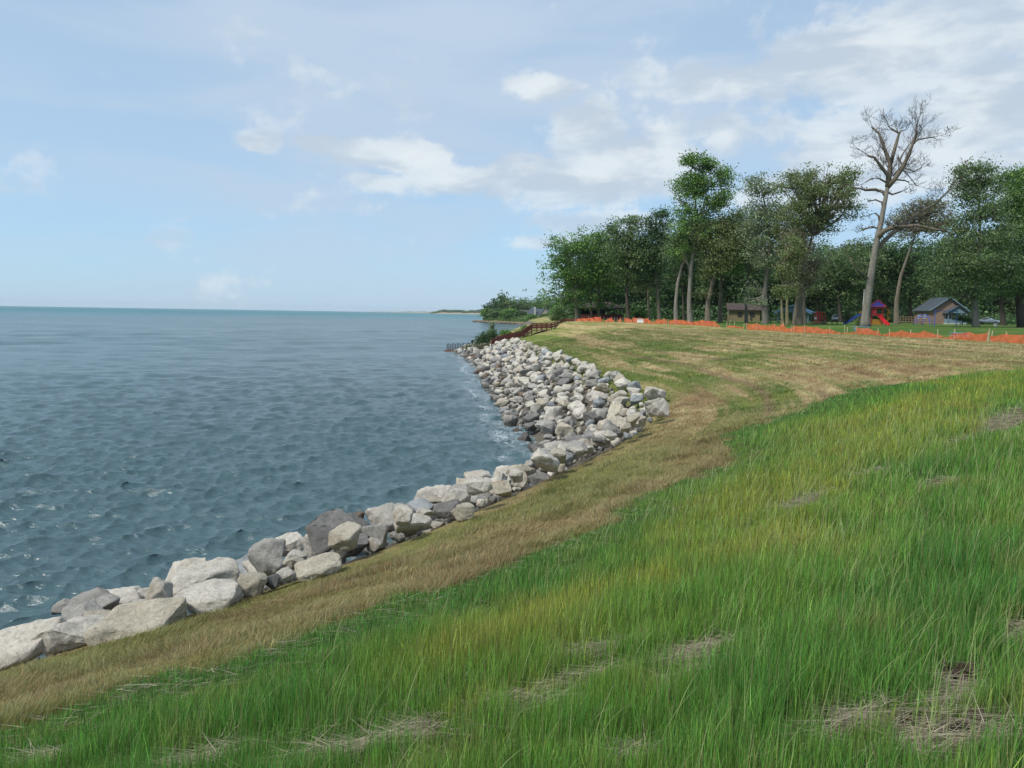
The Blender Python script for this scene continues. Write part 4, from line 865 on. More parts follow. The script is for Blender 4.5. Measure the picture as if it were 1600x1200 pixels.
def brick_house():
    g,rz=put(1463,158,R(20)); r=empty('brick_house',g,rz,'brick house with dark slate gable roof and a blue-grey porch','house')
    w,d,ze,zr=6.6,9,2.9,5.3
    m=MB(); m.prism([(-w/2,-.3),(w/2,-.3),(w/2,ze),(0,zr),(-w/2,ze)],-d/2,d/2); m.build('wall',BRICK.m,r)
    m=MB(); gable_roof(m,w,d,ze+.02,zr+.05,.5); m.build('roof',ROOF_D,r)
    m=MB()
    for s in (-1,1): m.bar((0,-d/2-.52,zr+.1),(s*(w/2+.5),-d/2-.52,ze-.30),.06,.2)
    m.build('fascia',BLUEG,r)
    # porch, its gable facing the lawn
    px0,pw,pd=.9,3.5,2.2; y0=-d/2-pd
    m=MB(); gable_roof(m,pw,pd-.2,2.35,3.55,.35,.12,px0,-d/2-pd/2); m.build('porch_roof',ROOF_D,r)
    m=MB(); m.prism([(px0-pw/2,2.22),(px0+pw/2,2.22),(px0,3.45)],y0,y0+.08)
    m.build('porch_gable',BLUEG,r)
    m=MB()
    m.box((px0-pw/4+.25,y0+.1,.62),(pw/2+.4,.07,.85)); m.box((px0+pw/2-.45,y0+.1,.62),(.8,.07,.85)); m.box((px0-pw/2+.1,y0+pd/2,.62),(.07,pd-.3,.85)); m.build('porch_panel',BLUEG,r)
    m=MB(); m.box((px0,y0+pd/2,.06),(pw,pd-.05,.28)); m.build('porch_floor',SID,r)
    for x in (-pw/2+.06,-pw/2+2.3,pw/2-1.0,pw/2-.06): 
        m=MB(); m.box((px0+x,y0+.03,1.2),(.13,.13,2.3)); m.build('post',BLUEG,r)
    m=MB(); m.box((px0+.8,-d/2-.05,1.15),(1.0,.09,2.1)); dr=m.build('door',DARK,r); m=MB(); m.box((px0+1.15,-d/2-.13,1.1),(.05,.08,.15)); m.build('handle',CHROME,dr)
    window(r,(px0-.9,-d/2-.04,1.5),1.1,1.1)
    window(r,(-w/2-.04,-1.5,1.5),1.2,1.0,'x'); window(r,(-w/2-.04,1.8,1.5),1.2,1.0,'x')
brick_house()
def cabin():
    g,rz=put(1158,156,R(4)); r=empty('tan_cabin',g,rz,'low tan cabin with brown roof seen between the trunks','cabin'); w,d=6.0,6
    m=MB(); m.box((0,0,1.05),(w,d,2.5)); m.build('wall',TANW,r)
    m=MB(); # ridge along x
    for s in (-1,1): m.add([(-w/2-.5,s*(d/2+.5),2.15),(w/2+.5,s*(d/2+.5),2.15),(w/2+.5,0,3.5),(-w/2-.5,0,3.5),(-w/2-.5,s*(d/2+.5),2.32),(w/2+.5,s*(d/2+.5),2.32),(w/2+.5,0,3.67),(-w/2-.5,0,3.67)],[(0,1,2,3),(4,5,6,7),(0,1,5,4),(1,2,6,5),(3,0,4,7)])
    m.build('roof',ROOF_B,r)
    window(r,(-.9,-d/2-.03,1.35),.8,.8,frame=ROOF_B); window(r,(1.5,-d/2-.03,1.35),.8,.8,frame=ROOF_B)
    m=MB(); m.box((1.3,-d/2-.09,.5),(.35,.15,.25)); m.build('wall_vent',BLACKM,r)
cabin()
def pavilion(name,px,D,rot,w,d,ze,zr,roofm,postm,label,gablem=None,inside=True,hip=False):
    g,rz=put(px,D,rot); r=empty(name,g,rz,label,'pavilion')
    m=MB(); 
    if hip:
        o=.6; a=[(-w/2-o,-d/2-o,ze),(w/2+o,-d/2-o,ze),(w/2+o,d/2+o,ze),(-w/2-o,d/2+o,ze)]; k=w*.22
        m.add(a+[(x,y,z-.18) for x,y,z in a]+[(-k,0,zr),(k,0,zr)],[(0,1,9,8),(1,2,9),(2,3,8,9),(3,0,8),(7,6,5,4),(0,4,5,1),(1,5,6,2),(2,6,7,3),(3,7,4,0)])
    else: gable_roof(m,w,d,ze,zr,.5)
    m.build('roof',roofm,r)
    if gablem:
        m=MB(); m.prism([(-w/2,ze-.15),(w/2,ze-.15),(0,zr-.15)],-d/2,-d/2+.1); m.build('gable_board',gablem,r); m=MB()
        for s in (-1,1): m.bar((0,-d/2-.53,zr+.02),(s*(w/2+.5),-d/2-.53,ze-.38),.06,.16)
        m.build('fascia',BLUEF,r)
    for x in (-1,0,1):
        for y in (-1,1):
            m=MB(); m.box((x*(w/2-.15),y*(d/2-.15),ze/2-.1),(.18,.18,ze+.1)); m.bar((x*(w/2-.15),y*(d/2-.15),ze-.8),((x*(w/2-.15))+(.6 if x<=0 else -.6),y*(d/2-.15),ze-.12),.09); m.build('post',postm,r)
    m=MB(); m.box((0,0,-.05),(w+.4,d+.4,.16)); m.build('slab',ROOF_G,r)
    return r
pavilion('blue_roofed_pavilion',1238,138,R(-6),5.4,6,2.05,3.15,ROOF_BL,BLUEG,'open picnic pavilion with blue roof and grey gable behind the thick leaning trunk',BLUEG)
pv=pavilion('dark_pavilion',936,166,R(6),9.5,6,2.45,3.7,ROOF_B,BLACKM,'dark open pavilion with grey hipped roof at the left end of the trees',None,hip=True)
m=MB(); m.box((0,-2.9,.55),(9,.1,1.0)); m.build('half_wall',REDW,pv)
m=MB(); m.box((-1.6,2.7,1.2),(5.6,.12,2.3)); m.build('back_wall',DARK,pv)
def table(px,D,rot,mat,label,group='picnic tables in the park',s=1.0,cat='picnic table',frame=BLACKM):
    g,rz=put(px,D,rot); r=empty('picnic_table',g,rz,label,cat,group); m=MB()
    for i in range(4): m.box((0,-.27+i*.18,.75*s),(1.8*s,.15,.05))
    m.build('tabletop',mat,r)
    for y in (-.72,.72):
        m=MB(); m.box((0,y-.08,.45*s),(1.8*s,.13,.05)); m.box((0,y+.08,.45*s),(1.8*s,.13,.05)); m.build('bench',mat,r)
    for x in (-.62,.62):
        m=MB(); m.bar((x*s,-.6,0),(x*s,-.2,.73*s),.07); m.bar((x*s,.6,0),(x*s,.2,.73*s),.07); m.box((x*s,0,.41*s),(.055,1.6,.055)); m.build('leg',frame,r)
for a in [(1290,118,R(10),BLACKM,'dark picnic table left of the white van, beside the red arches'),(1311,117,R(-8),BLACKM,'dark picnic table just left of the blue slide'),(1207,132,R(5),SID,'pale picnic table left of the blue pavilion'),(1228,139,R(0),SID,'picnic table under the left side of the blue pavilion'),(1252,139,R(0),SID,'picnic table under the right side of the blue pavilion'),
          (965,135,R(15),BLACKM,'dark picnic table in front of the dark pavilion'),(953,140,R(-10),BLACKM,'dark picnic table beside the dark pavilion posts'),(1109,131,R(0),BLACKM,'dark picnic table beside the forked trunk'),(1127,133,R(4),WOOD,'brown picnic table between the trunks left of the cabin'),
          (1430,120,R(0),WOOD,'brown picnic table beside the blue climbing dome')]: table(*a)
table(1342,84,R(3),BLUEF,'faded blue picnic table behind the fence at the foot of the bare tree',s=.98,frame=BLUEF)
table(1496,66,R(4),BLUEF,'faded blue picnic table behind the fence below the brick house',s=.80,frame=BLUEF)
def bins():
    for px,D,c,h,lab in ((1247.5,136,WHITE,1.0,'white bin under the blue pavilion, left one'),(1255.5,136,WHITE,.8,'white bin under the blue pavilion, right one'),(1551,118,WHITE,.5,'white bucket on a post near the white car')):
        g,rz=put(px,D); r=empty('waste_bin',g,rz,lab,'bin','white bins'); m=MB(); m.tube([(0,0,0),(0,0,h*.85)],[.26,.31],10); m.build('body',c,r); m=MB(); m.tube([(0,0,h*.85+.004),(0,0,h)],[.33,.14],10); m.build('lid',SID,r)
    g,rz=put(998,121); m=MB(); m.box((0,0,.45),(1.05,.6,.5),taper=.9); m.box((0,0,.74),(1.1,.66,.08)); o=m.build('white_box',WHITE); o.location=g; o.rotation_euler=(0,0,rz); tag(o,'white storage box standing behind the orange fence','box')
bins()
def arches():
    g,rz=put(1277,121); r=empty('arch_climber',g,rz,'red climbing arches on a timber-edged pit','climbing frame'); 
    for i in range(4):
        m=MB(); x0=-.78+i*.24; w=.42; pts=[(x0+ w*.5-w*.62*math.cos(t)+.1*0,-.35+i*.24,.0+1.9*min(1,1.25*math.sin(t)) ) for t in [math.pi*k/12 for k in range(13)]]; m.tube(pts,.045,6); m.build('arch',RED,r)
    m=MB(); m.tube([(-.85,-.6,0),(-.85,-.6,1.35),(-.6,-.6,1.75),(.6,-.6,1.75),(.85,-.6,1.35),(.85,-.6,0)],.05,6)
    for z in (.4,.8,1.2): m.tube([(-.85,-.6,z),(.85,-.6,z)],.03,5)
    m.build('frame',RED,r); m=MB(); m.box((-.62,-.68,.9),(.32,.04,.42)); m.build('notice_plate',WHITE,r)
    m=MB()
    for s in (-1,1): m.box((0,s*1.15,.12),(2.3,.14,.3)); m.box((s*1.08,0,.12),(.14,2.14,.296))
    m.build('timber_edging',WOOD,r)
arches()
def dome():
    g,rz=put(1438,122); r=empty('climbing_dome',g,rz,'blue tubular climbing dome in front of the brick house','climbing frame')
    for i in range(4):
        a=math.pi*i/4; m=MB(); m.tube([(1.35*math.cos(a)*math.cos(t),1.35*math.sin(a)*math.cos(t),1.75*math.sin(t)) for t in [math.pi*k/12 for k in range(13)]],.04,6); m.build('hoop',BLUE,r)
    for z,q in ((.7,.92),(1.3,.67)):
        m=MB(); m.tube([(1.35*q*math.cos(t),1.35*q*math.sin(t),z) for t in [2*math.pi*k/16 for k in range(17)]],.035,5); m.build('ring',BLUE,r)
    g,rz=put(1418,132,R(10)); r=empty('wooden_deck',g,rz,'low brown timber deck with railing beside the brick house','deck'); m=MB(); m.box((0,0,.5),(3.6,2,.14)); m.build('deck_floor',WOOD,r)
    m=MB(); m.box((0,-1,1.35),(3.6,.06,.1)); m.box((0,-1,.95),(3.6,.05,.08)); 
    for i in range(9): m.box((-1.72+i*.43,-.995,.95),(.07,.09,.9))
    m.build('railing',WOOD,r)
    for x in (-1.6,1.6):
        m=MB(); m.box((x,-.8,.2),(.16,.16,.5)); m.build('post',WOOD,r)
    g,rz=put(1456,110,R(12)); r=empty('swing_frame',g,rz,'tall blue metal post frame in front of the porch','swing frame'); 
    m=MB(); m.tube([(0,0,0),(0,0,2.25)],.05,8); m.build('post',BLUE,r); m=MB(); m.tube([(3,.9,0),(3,.9,2.25)],.05,8); m.build('post',BLUE,r); m=MB(); m.tube([(-.1,-.03,2.27),(3.1,.93,2.27)],.045,8); m.build('crossbar',BLUE,r)
dome()
def playground():
    g,rz=put(1366,117,0); r=empty('playground_tower',g,rz,'red play tower with dark blue roof, blue and red slides and yellow climber','playground')
    for x in (-.75,.75):
        for y in (-.75,.75):
            m=MB(); m.box((x,y,1.45),(.11,.11,2.9)); m.build('post',RED,r)
    m=MB(); m.add([(-1.15,-1.15,2.85),(1.15,-1.15,2.85),(1.15,1.15,2.85),(-1.15,1.15,2.85),(0,0,3.85)],[(0,1,4),(1,2,4),(2,3,4),(3,0,4),(3,2,1,0)]); rf=m.build('roof',PUR,r)
    m=MB()
    for s in ((-1,-1),(1,-1),(1,1),(-1,1)): m.bar((s[0]*1.17,s[1]*1.17,2.86),(0,0,3.9),.12)
    for a,b in (((-1.17,-1.17),(1.17,-1.17)),((1.17,-1.17),(1.17,1.17)),((-1.17,-1.17),(-1.17,1.17))): m.bar((*a,2.83),(*b,2.83),.09)
    m.build('roof_trim',RED,rf)
    m=MB(); m.box((0,0,1.5),(1.36,1.36,.1)); m.build('platform',YEL,r)
    m=MB(); m.box((-.38,-.78,1.98),(.55,.06,.8)); m.box((0,-.80,2.62),(1.3,.05,.14)); m.box((.78,0,1.9),(.06,1.36,.6)); m.box((-.78,.3,1.9),(.06,.7,.6)); m.build('panel',RED,r)
    m=MB(); m.box((0,-.4,.5),(1.3,.5,.85)); m.box((-1.5,.2,.7),(1.4,.9,.75)); m.build('lower_panel',YEL,r)
    m=MB(); m.box((-2.1,.2,1.25),(1.1,1.0,.1)); m.box((-2.1,.75,1.75),(1.1,.05,.75)); m.tube([(-2.6,-.3,1.85),(-1.1,-.3,2.0)],.05,6); m.build('side_platform',YEL,r)
    def slide(name,pts,mat,w=.5):
        m=MB(); V=[];F=[]; prof=[(-w/2,.26),(-w/2,.0),(w/2,0),(w/2,.26),(w/2+.06,.26),(w/2+.06,-.06),(-w/2-.06,-.06),(-w/2-.06,.26)]; k=len(prof)
        for i,p in enumerate(pts):
            a=Vector(pts[max(i-1,0)]); b=Vector(pts[min(i+1,len(pts)-1)]); d=(b-a); d.z=0; d.normalize(); sdv=Vector((-d.y,d.x,0))
            for u,v in prof: V.append(Vector(p)+sdv*u+Vector((0,0,v)))
        for i in range(len(pts)-1):
            for j in range(k): F.append((i*k+j,i*k+(j+1)%k,(i+1)*k+(j+1)%k,(i+1)*k+j))
        F+= [tuple(range(k)),tuple((len(pts)-1)*k+j for j in range(k))][:2]
        m.add(V,F); m.build(name,mat,r)
    slide('blue_slide',[(-2.2,-.5,1.5),(-2.6,-.7,1.45),(-3.1,-.9,1.1),(-3.7,-1.1,.55),(-4.1,-1.25,.25),(-4.6,-1.4,.16)],BLUE,.5)
    slide('red_slide',[(.15,-.8,1.52),(.35,-1.1,1.45),(.7,-1.6,.95),(1.05,-2.1,.5),(1.3,-2.5,.22),(1.55,-2.85,.15)],RED,.46)
    m=MB(); m.tube([(1.5+.28*math.cos(t),.2+.28*math.sin(t),.1+t*.155) for t in [k*.5 for k in range(32)]],.05,6); m.build('spiral_climber',YEL,r)
    m=MB(); m.tube([(1.5,.2,0),(1.5,.2,2.6),(.8,.2,2.7)],.05,6); m.build('climber_pole',YEL,r)
playground()
def flag():
    g,rz=put(1342,146); r=empty('flagpole',g,rz,'white flagpole with a small drooping flag beside the bare tree','flagpole'); m=MB(); m.tube([(0,0,0),(.1,0,3),(.18,0,6.3)],[.07,.055,.04],8); m.tube([(.18,0,6.3),(.18,0,6.42)],[.08,.06],8); m.build('pole',WHITE,r)
    F=NT('flag_cloth'); tc=F.n('ShaderNodeTexCoord'); sp=F.n('ShaderNodeSeparateXYZ'); F.L.new(tc.outputs['Object'],sp.inputs[0]); st=F.math('GREATER_THAN',F.math('FRACT',F.math('MULTIPLY',sp.outputs[2],6.5)),.5); c=F.mix(st,(.5,.03,.04),(.7,.7,.7)); blue=F.math('MULTIPLY',F.math('GREATER_THAN',sp.outputs[2],5.75),F.math('LESS_THAN',sp.outputs[0],.55)); F.set('Base Color',F.mix(blue,c,(.03,.04,.2)))
    V=[];Fc=[]
    for i in range(9):
        t=i/8
        for j in range(6): q=j/5; V.append((.2+t*.95,.12*math.sin(t*7+q),6.15-q*.8-.35*t*t))
    for i in range(8):
        for j in range(5): Fc.append((i*6+j,(i+1)*6+j,(i+1)*6+j+1,i*6+j+1))
    m=MB(); m.add(V,Fc); m.build('flag',F.m,r,True)
flag()
def car(px,D,rot,label,van=False):
    g,rz=put(px,D,rot); r=empty('parked_van' if van else 'parked_car',g,rz,label,'van' if van else 'car'); W_=1.78
    prof=([(-2.2,.35),(-2.28,.75),(-2.15,1.05),(-1.75,1.12),(-1.15,1.62),(1.5,1.66),(2.1,1.2),(2.2,.6),(2.15,.35)] if van else [(-2.25,.33),(-2.32,.62),(-2.2,.86),(-1.2,.96),(-.45,1.38),(.75,1.42),(1.65,1.02),(2.2,.98),(2.3,.7),(2.25,.33)])
    m=MB(); n=len(prof); V=[];cut=.98
    for y,k in ((-W_/2,.0),(-W_/2+.10,1),(W_/2-.10,1),(W_/2,.0)):
        for x,z in prof:
            zz=z; yy=y
            if z>cut: yy=y*(.80 if k else .84)
            V.append((x*(.985 if not k else 1),yy,zz-(.03 if not k and z>.5 else 0)))
    F=[tuple(range(n)),tuple(3*n+i for i in range(n-1,-1,-1))]
    for a in range(3):
        for i in range(n): F.append((a*n+i,(a+1)*n+i,(a+1)*n+(i+1)%n,a*n+(i+1)%n))
    m.add(V,F); m.build('body',CARW,r,True)
    # glass
    if van: side=[(-1.55,1.10),(-1.08,1.50),(1.35,1.54),(1.75,1.14)]; fr=((-1.80,1.10),(-1.22,1.56))
    else: side=[(-.98,.99),(-.42,1.30),(.70,1.34),(1.38,1.02)]; fr=((-1.12,1.0),(-.50,1.34))
    for s in (-1,1):
        m=MB(); yy=s*(W_/2*.84+.012); m.add([(x,yy+s*.05*(1.4-z),z) for x,z in side]+[(x,yy+s*.05*(1.4-z)-s*.02,z) for x,z in side],[(0,1,2,3),(7,6,5,4),(0,4,5,1),(1,5,6,2),(2,6,7,3),(3,7,4,0)]); m.build('side_window',GLASSD,r)
    (xa,za),(xb,zb)=fr; m=MB(); m.add([(xa-.03,-.66,za),(xa-.03,.66,za),(xb-.03,.58,zb),(xb-.03,-.58,zb),(xa,-.66,za),(xa,.66,za),(xb,.58,zb),(xb,-.58,zb)],[(0,1,2,3),(7,6,5,4),(0,4,5,1),(1,5,6,2),(2,6,7,3),(3,7,4,0)]); m.build('windscreen',GLASSD,r)
    for x in (-1.4,1.38):
        for s in (-1,1):
            m=MB(); m.tube([(x,s*(W_/2-.2),.33),(x,s*(W_/2+.01),.33)],.33,16); t=m.build('wheel',RUB,r); m=MB(); m.tube([(x,s*(W_/2+.012),.33),(x,s*(W_/2+.03),.33)],.2,12); m.build('rim',CHROME,t)
    for s in (-1,1):
        m=MB(); m.box((-2.26,s*.6,.72),(.1,.34,.14)); m.build('headlight',GLASSD if not van else CHROME,r)
        m=MB(); m.box((-.95,s*(W_/2+.08),1.0),(.14,.2,.13)); m.build('mirror',CARW,r)
    m=MB(); m.box((-2.29,0,.5),(.06,1.0,.16)); m.build('grille',BLACKM,r)
car(1541,168,R(168),'white sedan parked side-on in front of the dark wood')
car(1302.5,176,R(88),'white van facing the lawn between two dark picnic tables',True)
# ------------------------------------------------------------------ deck and stairs down to the lake
def boardwalk():
    D=116.; b=ground_at(845,D); r=empty('lake_stairs',b,0,'dark red wooden deck and stairs stepping down the bank to the lake','boardwalk')
    def P(x,y,dy=0): w=at_y(x,y,D+dy); return Vector((w.x-b.x,dy,w.z-b.z))
    def rail(a,c,h,name='railing',n=4):
        m=MB(); 
        for q in (1,.70,.36): m.bar(a+Vector((0,0,h*q)),c+Vector((0,0,h*q)),.06,.25 if q<1 else .12)
        for i in range(n+1): p=a.lerp(c,i/n); m.bar(p+Vector((0,.05,-.35)),p+Vector((0,.05,h+.06)),.11)
        m.build(name,REDW,r)
    def deck(a,c,wd,name='deck_floor'):
        m=MB(); d=c-a; m.add([a,c,c+Vector((0,wd,0)),a+Vector((0,wd,0)),a-Vector((0,0,.18)),c-Vector((0,0,.18)),c+Vector((0,wd,-.18)),a+Vector((0,wd,-.18))],[(0,1,2,3),(7,6,5,4),(0,4,5,1),(1,5,6,2),(2,6,7,3),(3,7,4,0)]); m.build(name,WOOD,r)
    a=P(831,517); c=P(880,513,14); up=P(831,506).z-a.z
    a1=P(831,515.5); c1=P(862,514.5,1); c2=P(884,506,16)
    deck(a1,c1,2.4); rail(a1,c1,.95,n=4); rail(a1+Vector((0,2.4,0)),c1+Vector((0,2.4,0)),.95); deck(c1,c2,2.0); rail(c1,c2,.95,n=5)
    for t in (0,.5,1):
        p=a1.lerp(c1,t); m=MB(); m.bar(p+Vector((0,.15,-2.2)),p+Vector((0,.15,-.18)),.16); m.build('post',REDW,r)
    # upper stair
    s0=P(831,516); s1=P(817,525.5,-1.5)
    def stair(s0,s1,w,n):
        m=MB()
        for i in range(n): p=s0.lerp(s1,(i+.5)/n); m.box(p+Vector((0,w/2,0)),(abs(s1.x-s0.x)/n*1.02+.06,w,.06))
        m.bar(s0+Vector((0,0,-.12)),s1+Vector((0,0,-.12)),.06,.24); m.bar(s0+Vector((0,w,-.12)),s1+Vector((0,w,-.12)),.06,.24); m.build('stair_flight',WOOD,r)
        rail(s0,s1,.9,'stair_railing',2); rail(s0+Vector((0,w,0)),s1+Vector((0,w,0)),.9,'stair_railing',2)
    stair(s0,s1,1.6,7)
    w0=P(819,526,-1.5); w1=P(787,533,-3.0); deck(w0,w1,1.6); rail(w0,w1,.85,n=4); rail(w0+Vector((0,1.6,0)),w1+Vector((0,1.6,0)),.85,n=4)
    stair(P(787,533,-3),P(768,540,-4),1.6,7)
    # the entry rail next to the dark pavilion
    q0=P(884,505,16); q1=P(897,504,18); m=MB(); m.box((q0+q1)/2+Vector((0,.5,.2)),((q1-q0).x,1,1.0)); m.build('entry_landing',REDW,r)
boardwalk()
def groin():
    D=134.; b=at_z(718,549,0.05); D=b.y; r=empty('pile_groin',b,0,'row of thin dark posts on a rusty low wall running into the lake','groin')
    def P(x,y,dy=0): w=at_y(x,y,D+dy); return Vector((w.x-b.x,dy,w.z-b.z))
    m=MB(); a=P(694,547,1); c=P(735,545,-3); m.add([a,c,c+Vector((0,.4,0)),a+Vector((0,.4,0)),a-Vector((0,0,.8)),c-Vector((0,0,.8)),c+Vector((0,.4,-.8)),a+Vector((0,.4,-.8))],[(0,1,2,3),(7,6,5,4),(0,4,5,1),(1,5,6,2),(2,6,7,3),(3,7,4,0)]); m.build('low_wall',paint('rusty_steel',(.13,.06,.035),.8,.3),r)
    for i in range(15):
        x=698.5+i*2.6; t=i/14; m=MB(); p=P(x,547-1.2*t,1-4*t); m.tube([p-Vector((0,0,.4)),p+Vector((.02,0,1.15+.1*math.sin(i*2.1)))],.085,6); m.build('post',B_DARK,r)
    p=at_y(738,546,128); o=MB(); o.bar((0,0,-.6),(0,0,1.1),.14); o.box((0,0,1.25),(.42,.36,.34)); o.prism([(-.3,1.42),(.3,1.42),(0,1.66)],-.24,.24); q=o.build('lamp_post',B_DARK); q.location=p; tag(q,'dark post with a small box on top at the landward end of the groin','post')
groin()
# shrubs on the bank
def shrub(name,label,px,py,D,lobes,pal,n,seed,leaf=.16,group='shrubs on the lake bank',cat='shrub'):
    b=at_y(px,py,D); b.z=tz(b.x,b.y) if tz(b.x,b.y)>0.1 else .1
    m=D/FPX; lob=[]
    for x,y,rx,ry in lobes: w=at_y(x,y,D); lob.append((w.x-b.x,0,w.z-b.z,rx*m,rx*m*.9,ry*m))
    path=[(0,0,0),(0,0,.8),(lob[0][0]*.5,0,max(1.,lob[0][2])),(lob[0][0],0,lob[0][2]+.4)]
    make_tree(name,label,b,path,.06,lob,pal,B_DARK,n,k=13,clr=.28,leaf=leaf,gap=.25,seed=seed,group=group,cat=cat,twigs=26)
shrub('shrub','big dark rounded bush left of the lake stairs',762,538,119,[(762,527,14,9),(753,532,10,7),(772,524,10,7),(748,537,8,5)],'dark',420,201)
shrub('shrub','thin pale spiky sapling rising above the dark bush',769,535,121,[(769,512,4,9),(770,520,6,6)],'silver',110,202,.13)
shrub('shrub','small bright green bush between the dark bush and stairs',790,530,120,[(790,521,8,5)],'green',130,203)
shrub('shrub','leafy bush beside the upper stair flight',815,528,119,[(813,521,8,7),(820,514,5,5)],'green',170,204)
shrub('shrub','low weeds at the landward end of the post row',734,545,128,[(733,543,7,3),(744,541,7,4)],'mid',90,205)
shrub('shrub','low brownish bush under the lower stairs',775,541,116,[(766,539,9,3),(752,541,8,3)],'copper',100,206)
shrub('shrub','rounded green shrub in front of the red deck near the trees',868,505,150,[(873,492,10,9),(867,498,7,5),(880,497,9,7)],'mid',300,207,.2)
shrub('shrub','bright low shrub between the slim trunks',1000,500,150,[(998,491,12,6),(985,493,8,4)],'green',200,208,.2)
shrub('shrub','yellow-green shrub at the foot of the bare tree, playground side',1343,509,106,[(1343,503,5,6)],'olive',90,209,.12)
shrub('shrub','dense hedge bush to the right of the porch',1504,505,146,[(1502,497,12,6),(1514,499,9,5)],'mid',170,210,.2)
# turquoise ball
def ball():
    c,_=hit_bank(637,838); bm=bmesh.new(); bmesh.ops.create_uvsphere(bm,u_segments=24,v_segments=14,radius=.075)
    for v in bm.verts:
        if v.co.z<-.03: v.co.z=-.03+(v.co.z+.03)*.4
        v.co.x*=1.12
    me=bpy.data.meshes.new('beach_ball'); bm.to_mesh(me); bm.free(); o=link('beach_ball',me,paint('turquoise_plastic',(.06,.52,.46),.4,.05),None,True); g=gp(637,842); o.location=(g.x,g.y,g.z+.10); tag(o,'small turquoise ball lying at the grass edge against the boulders','ball')
ball()
# soil clods
SOIL=paint('dark_soil',(.045,.030,.019),.95,.3,20)
for i,(px,py,s) in enumerate(((1503,1053,.085),(1528,1128,.06),(1250,1163,.05),(1172,1036,.045))):
    g=gp(px,py); bm=bmesh.new(); bmesh.ops.create_icosphere(bm,subdivisions=4,radius=s)
    for v in bm.verts: v.co*=1+.9*mnoise.fractal(v.co*22+Vector((i*5,0,0)),.7,2.2,4); v.co.z*=.55
    me=bpy.data.meshes.new('soil_clod'); bm.to_mesh(me); bm.free(); o=link('soil_clod',me,SOIL); o.location=(g.x,g.y,g.z+.01)
    tag(o,['largest clump of dark soil beside the lower right straw patch','dark clump of soil between the two right straw patches','little dark soil clump near the bottom edge, right of centre','tiny dark clod on the straw right of centre'][i],'soil clump','soil clumps on the slope')
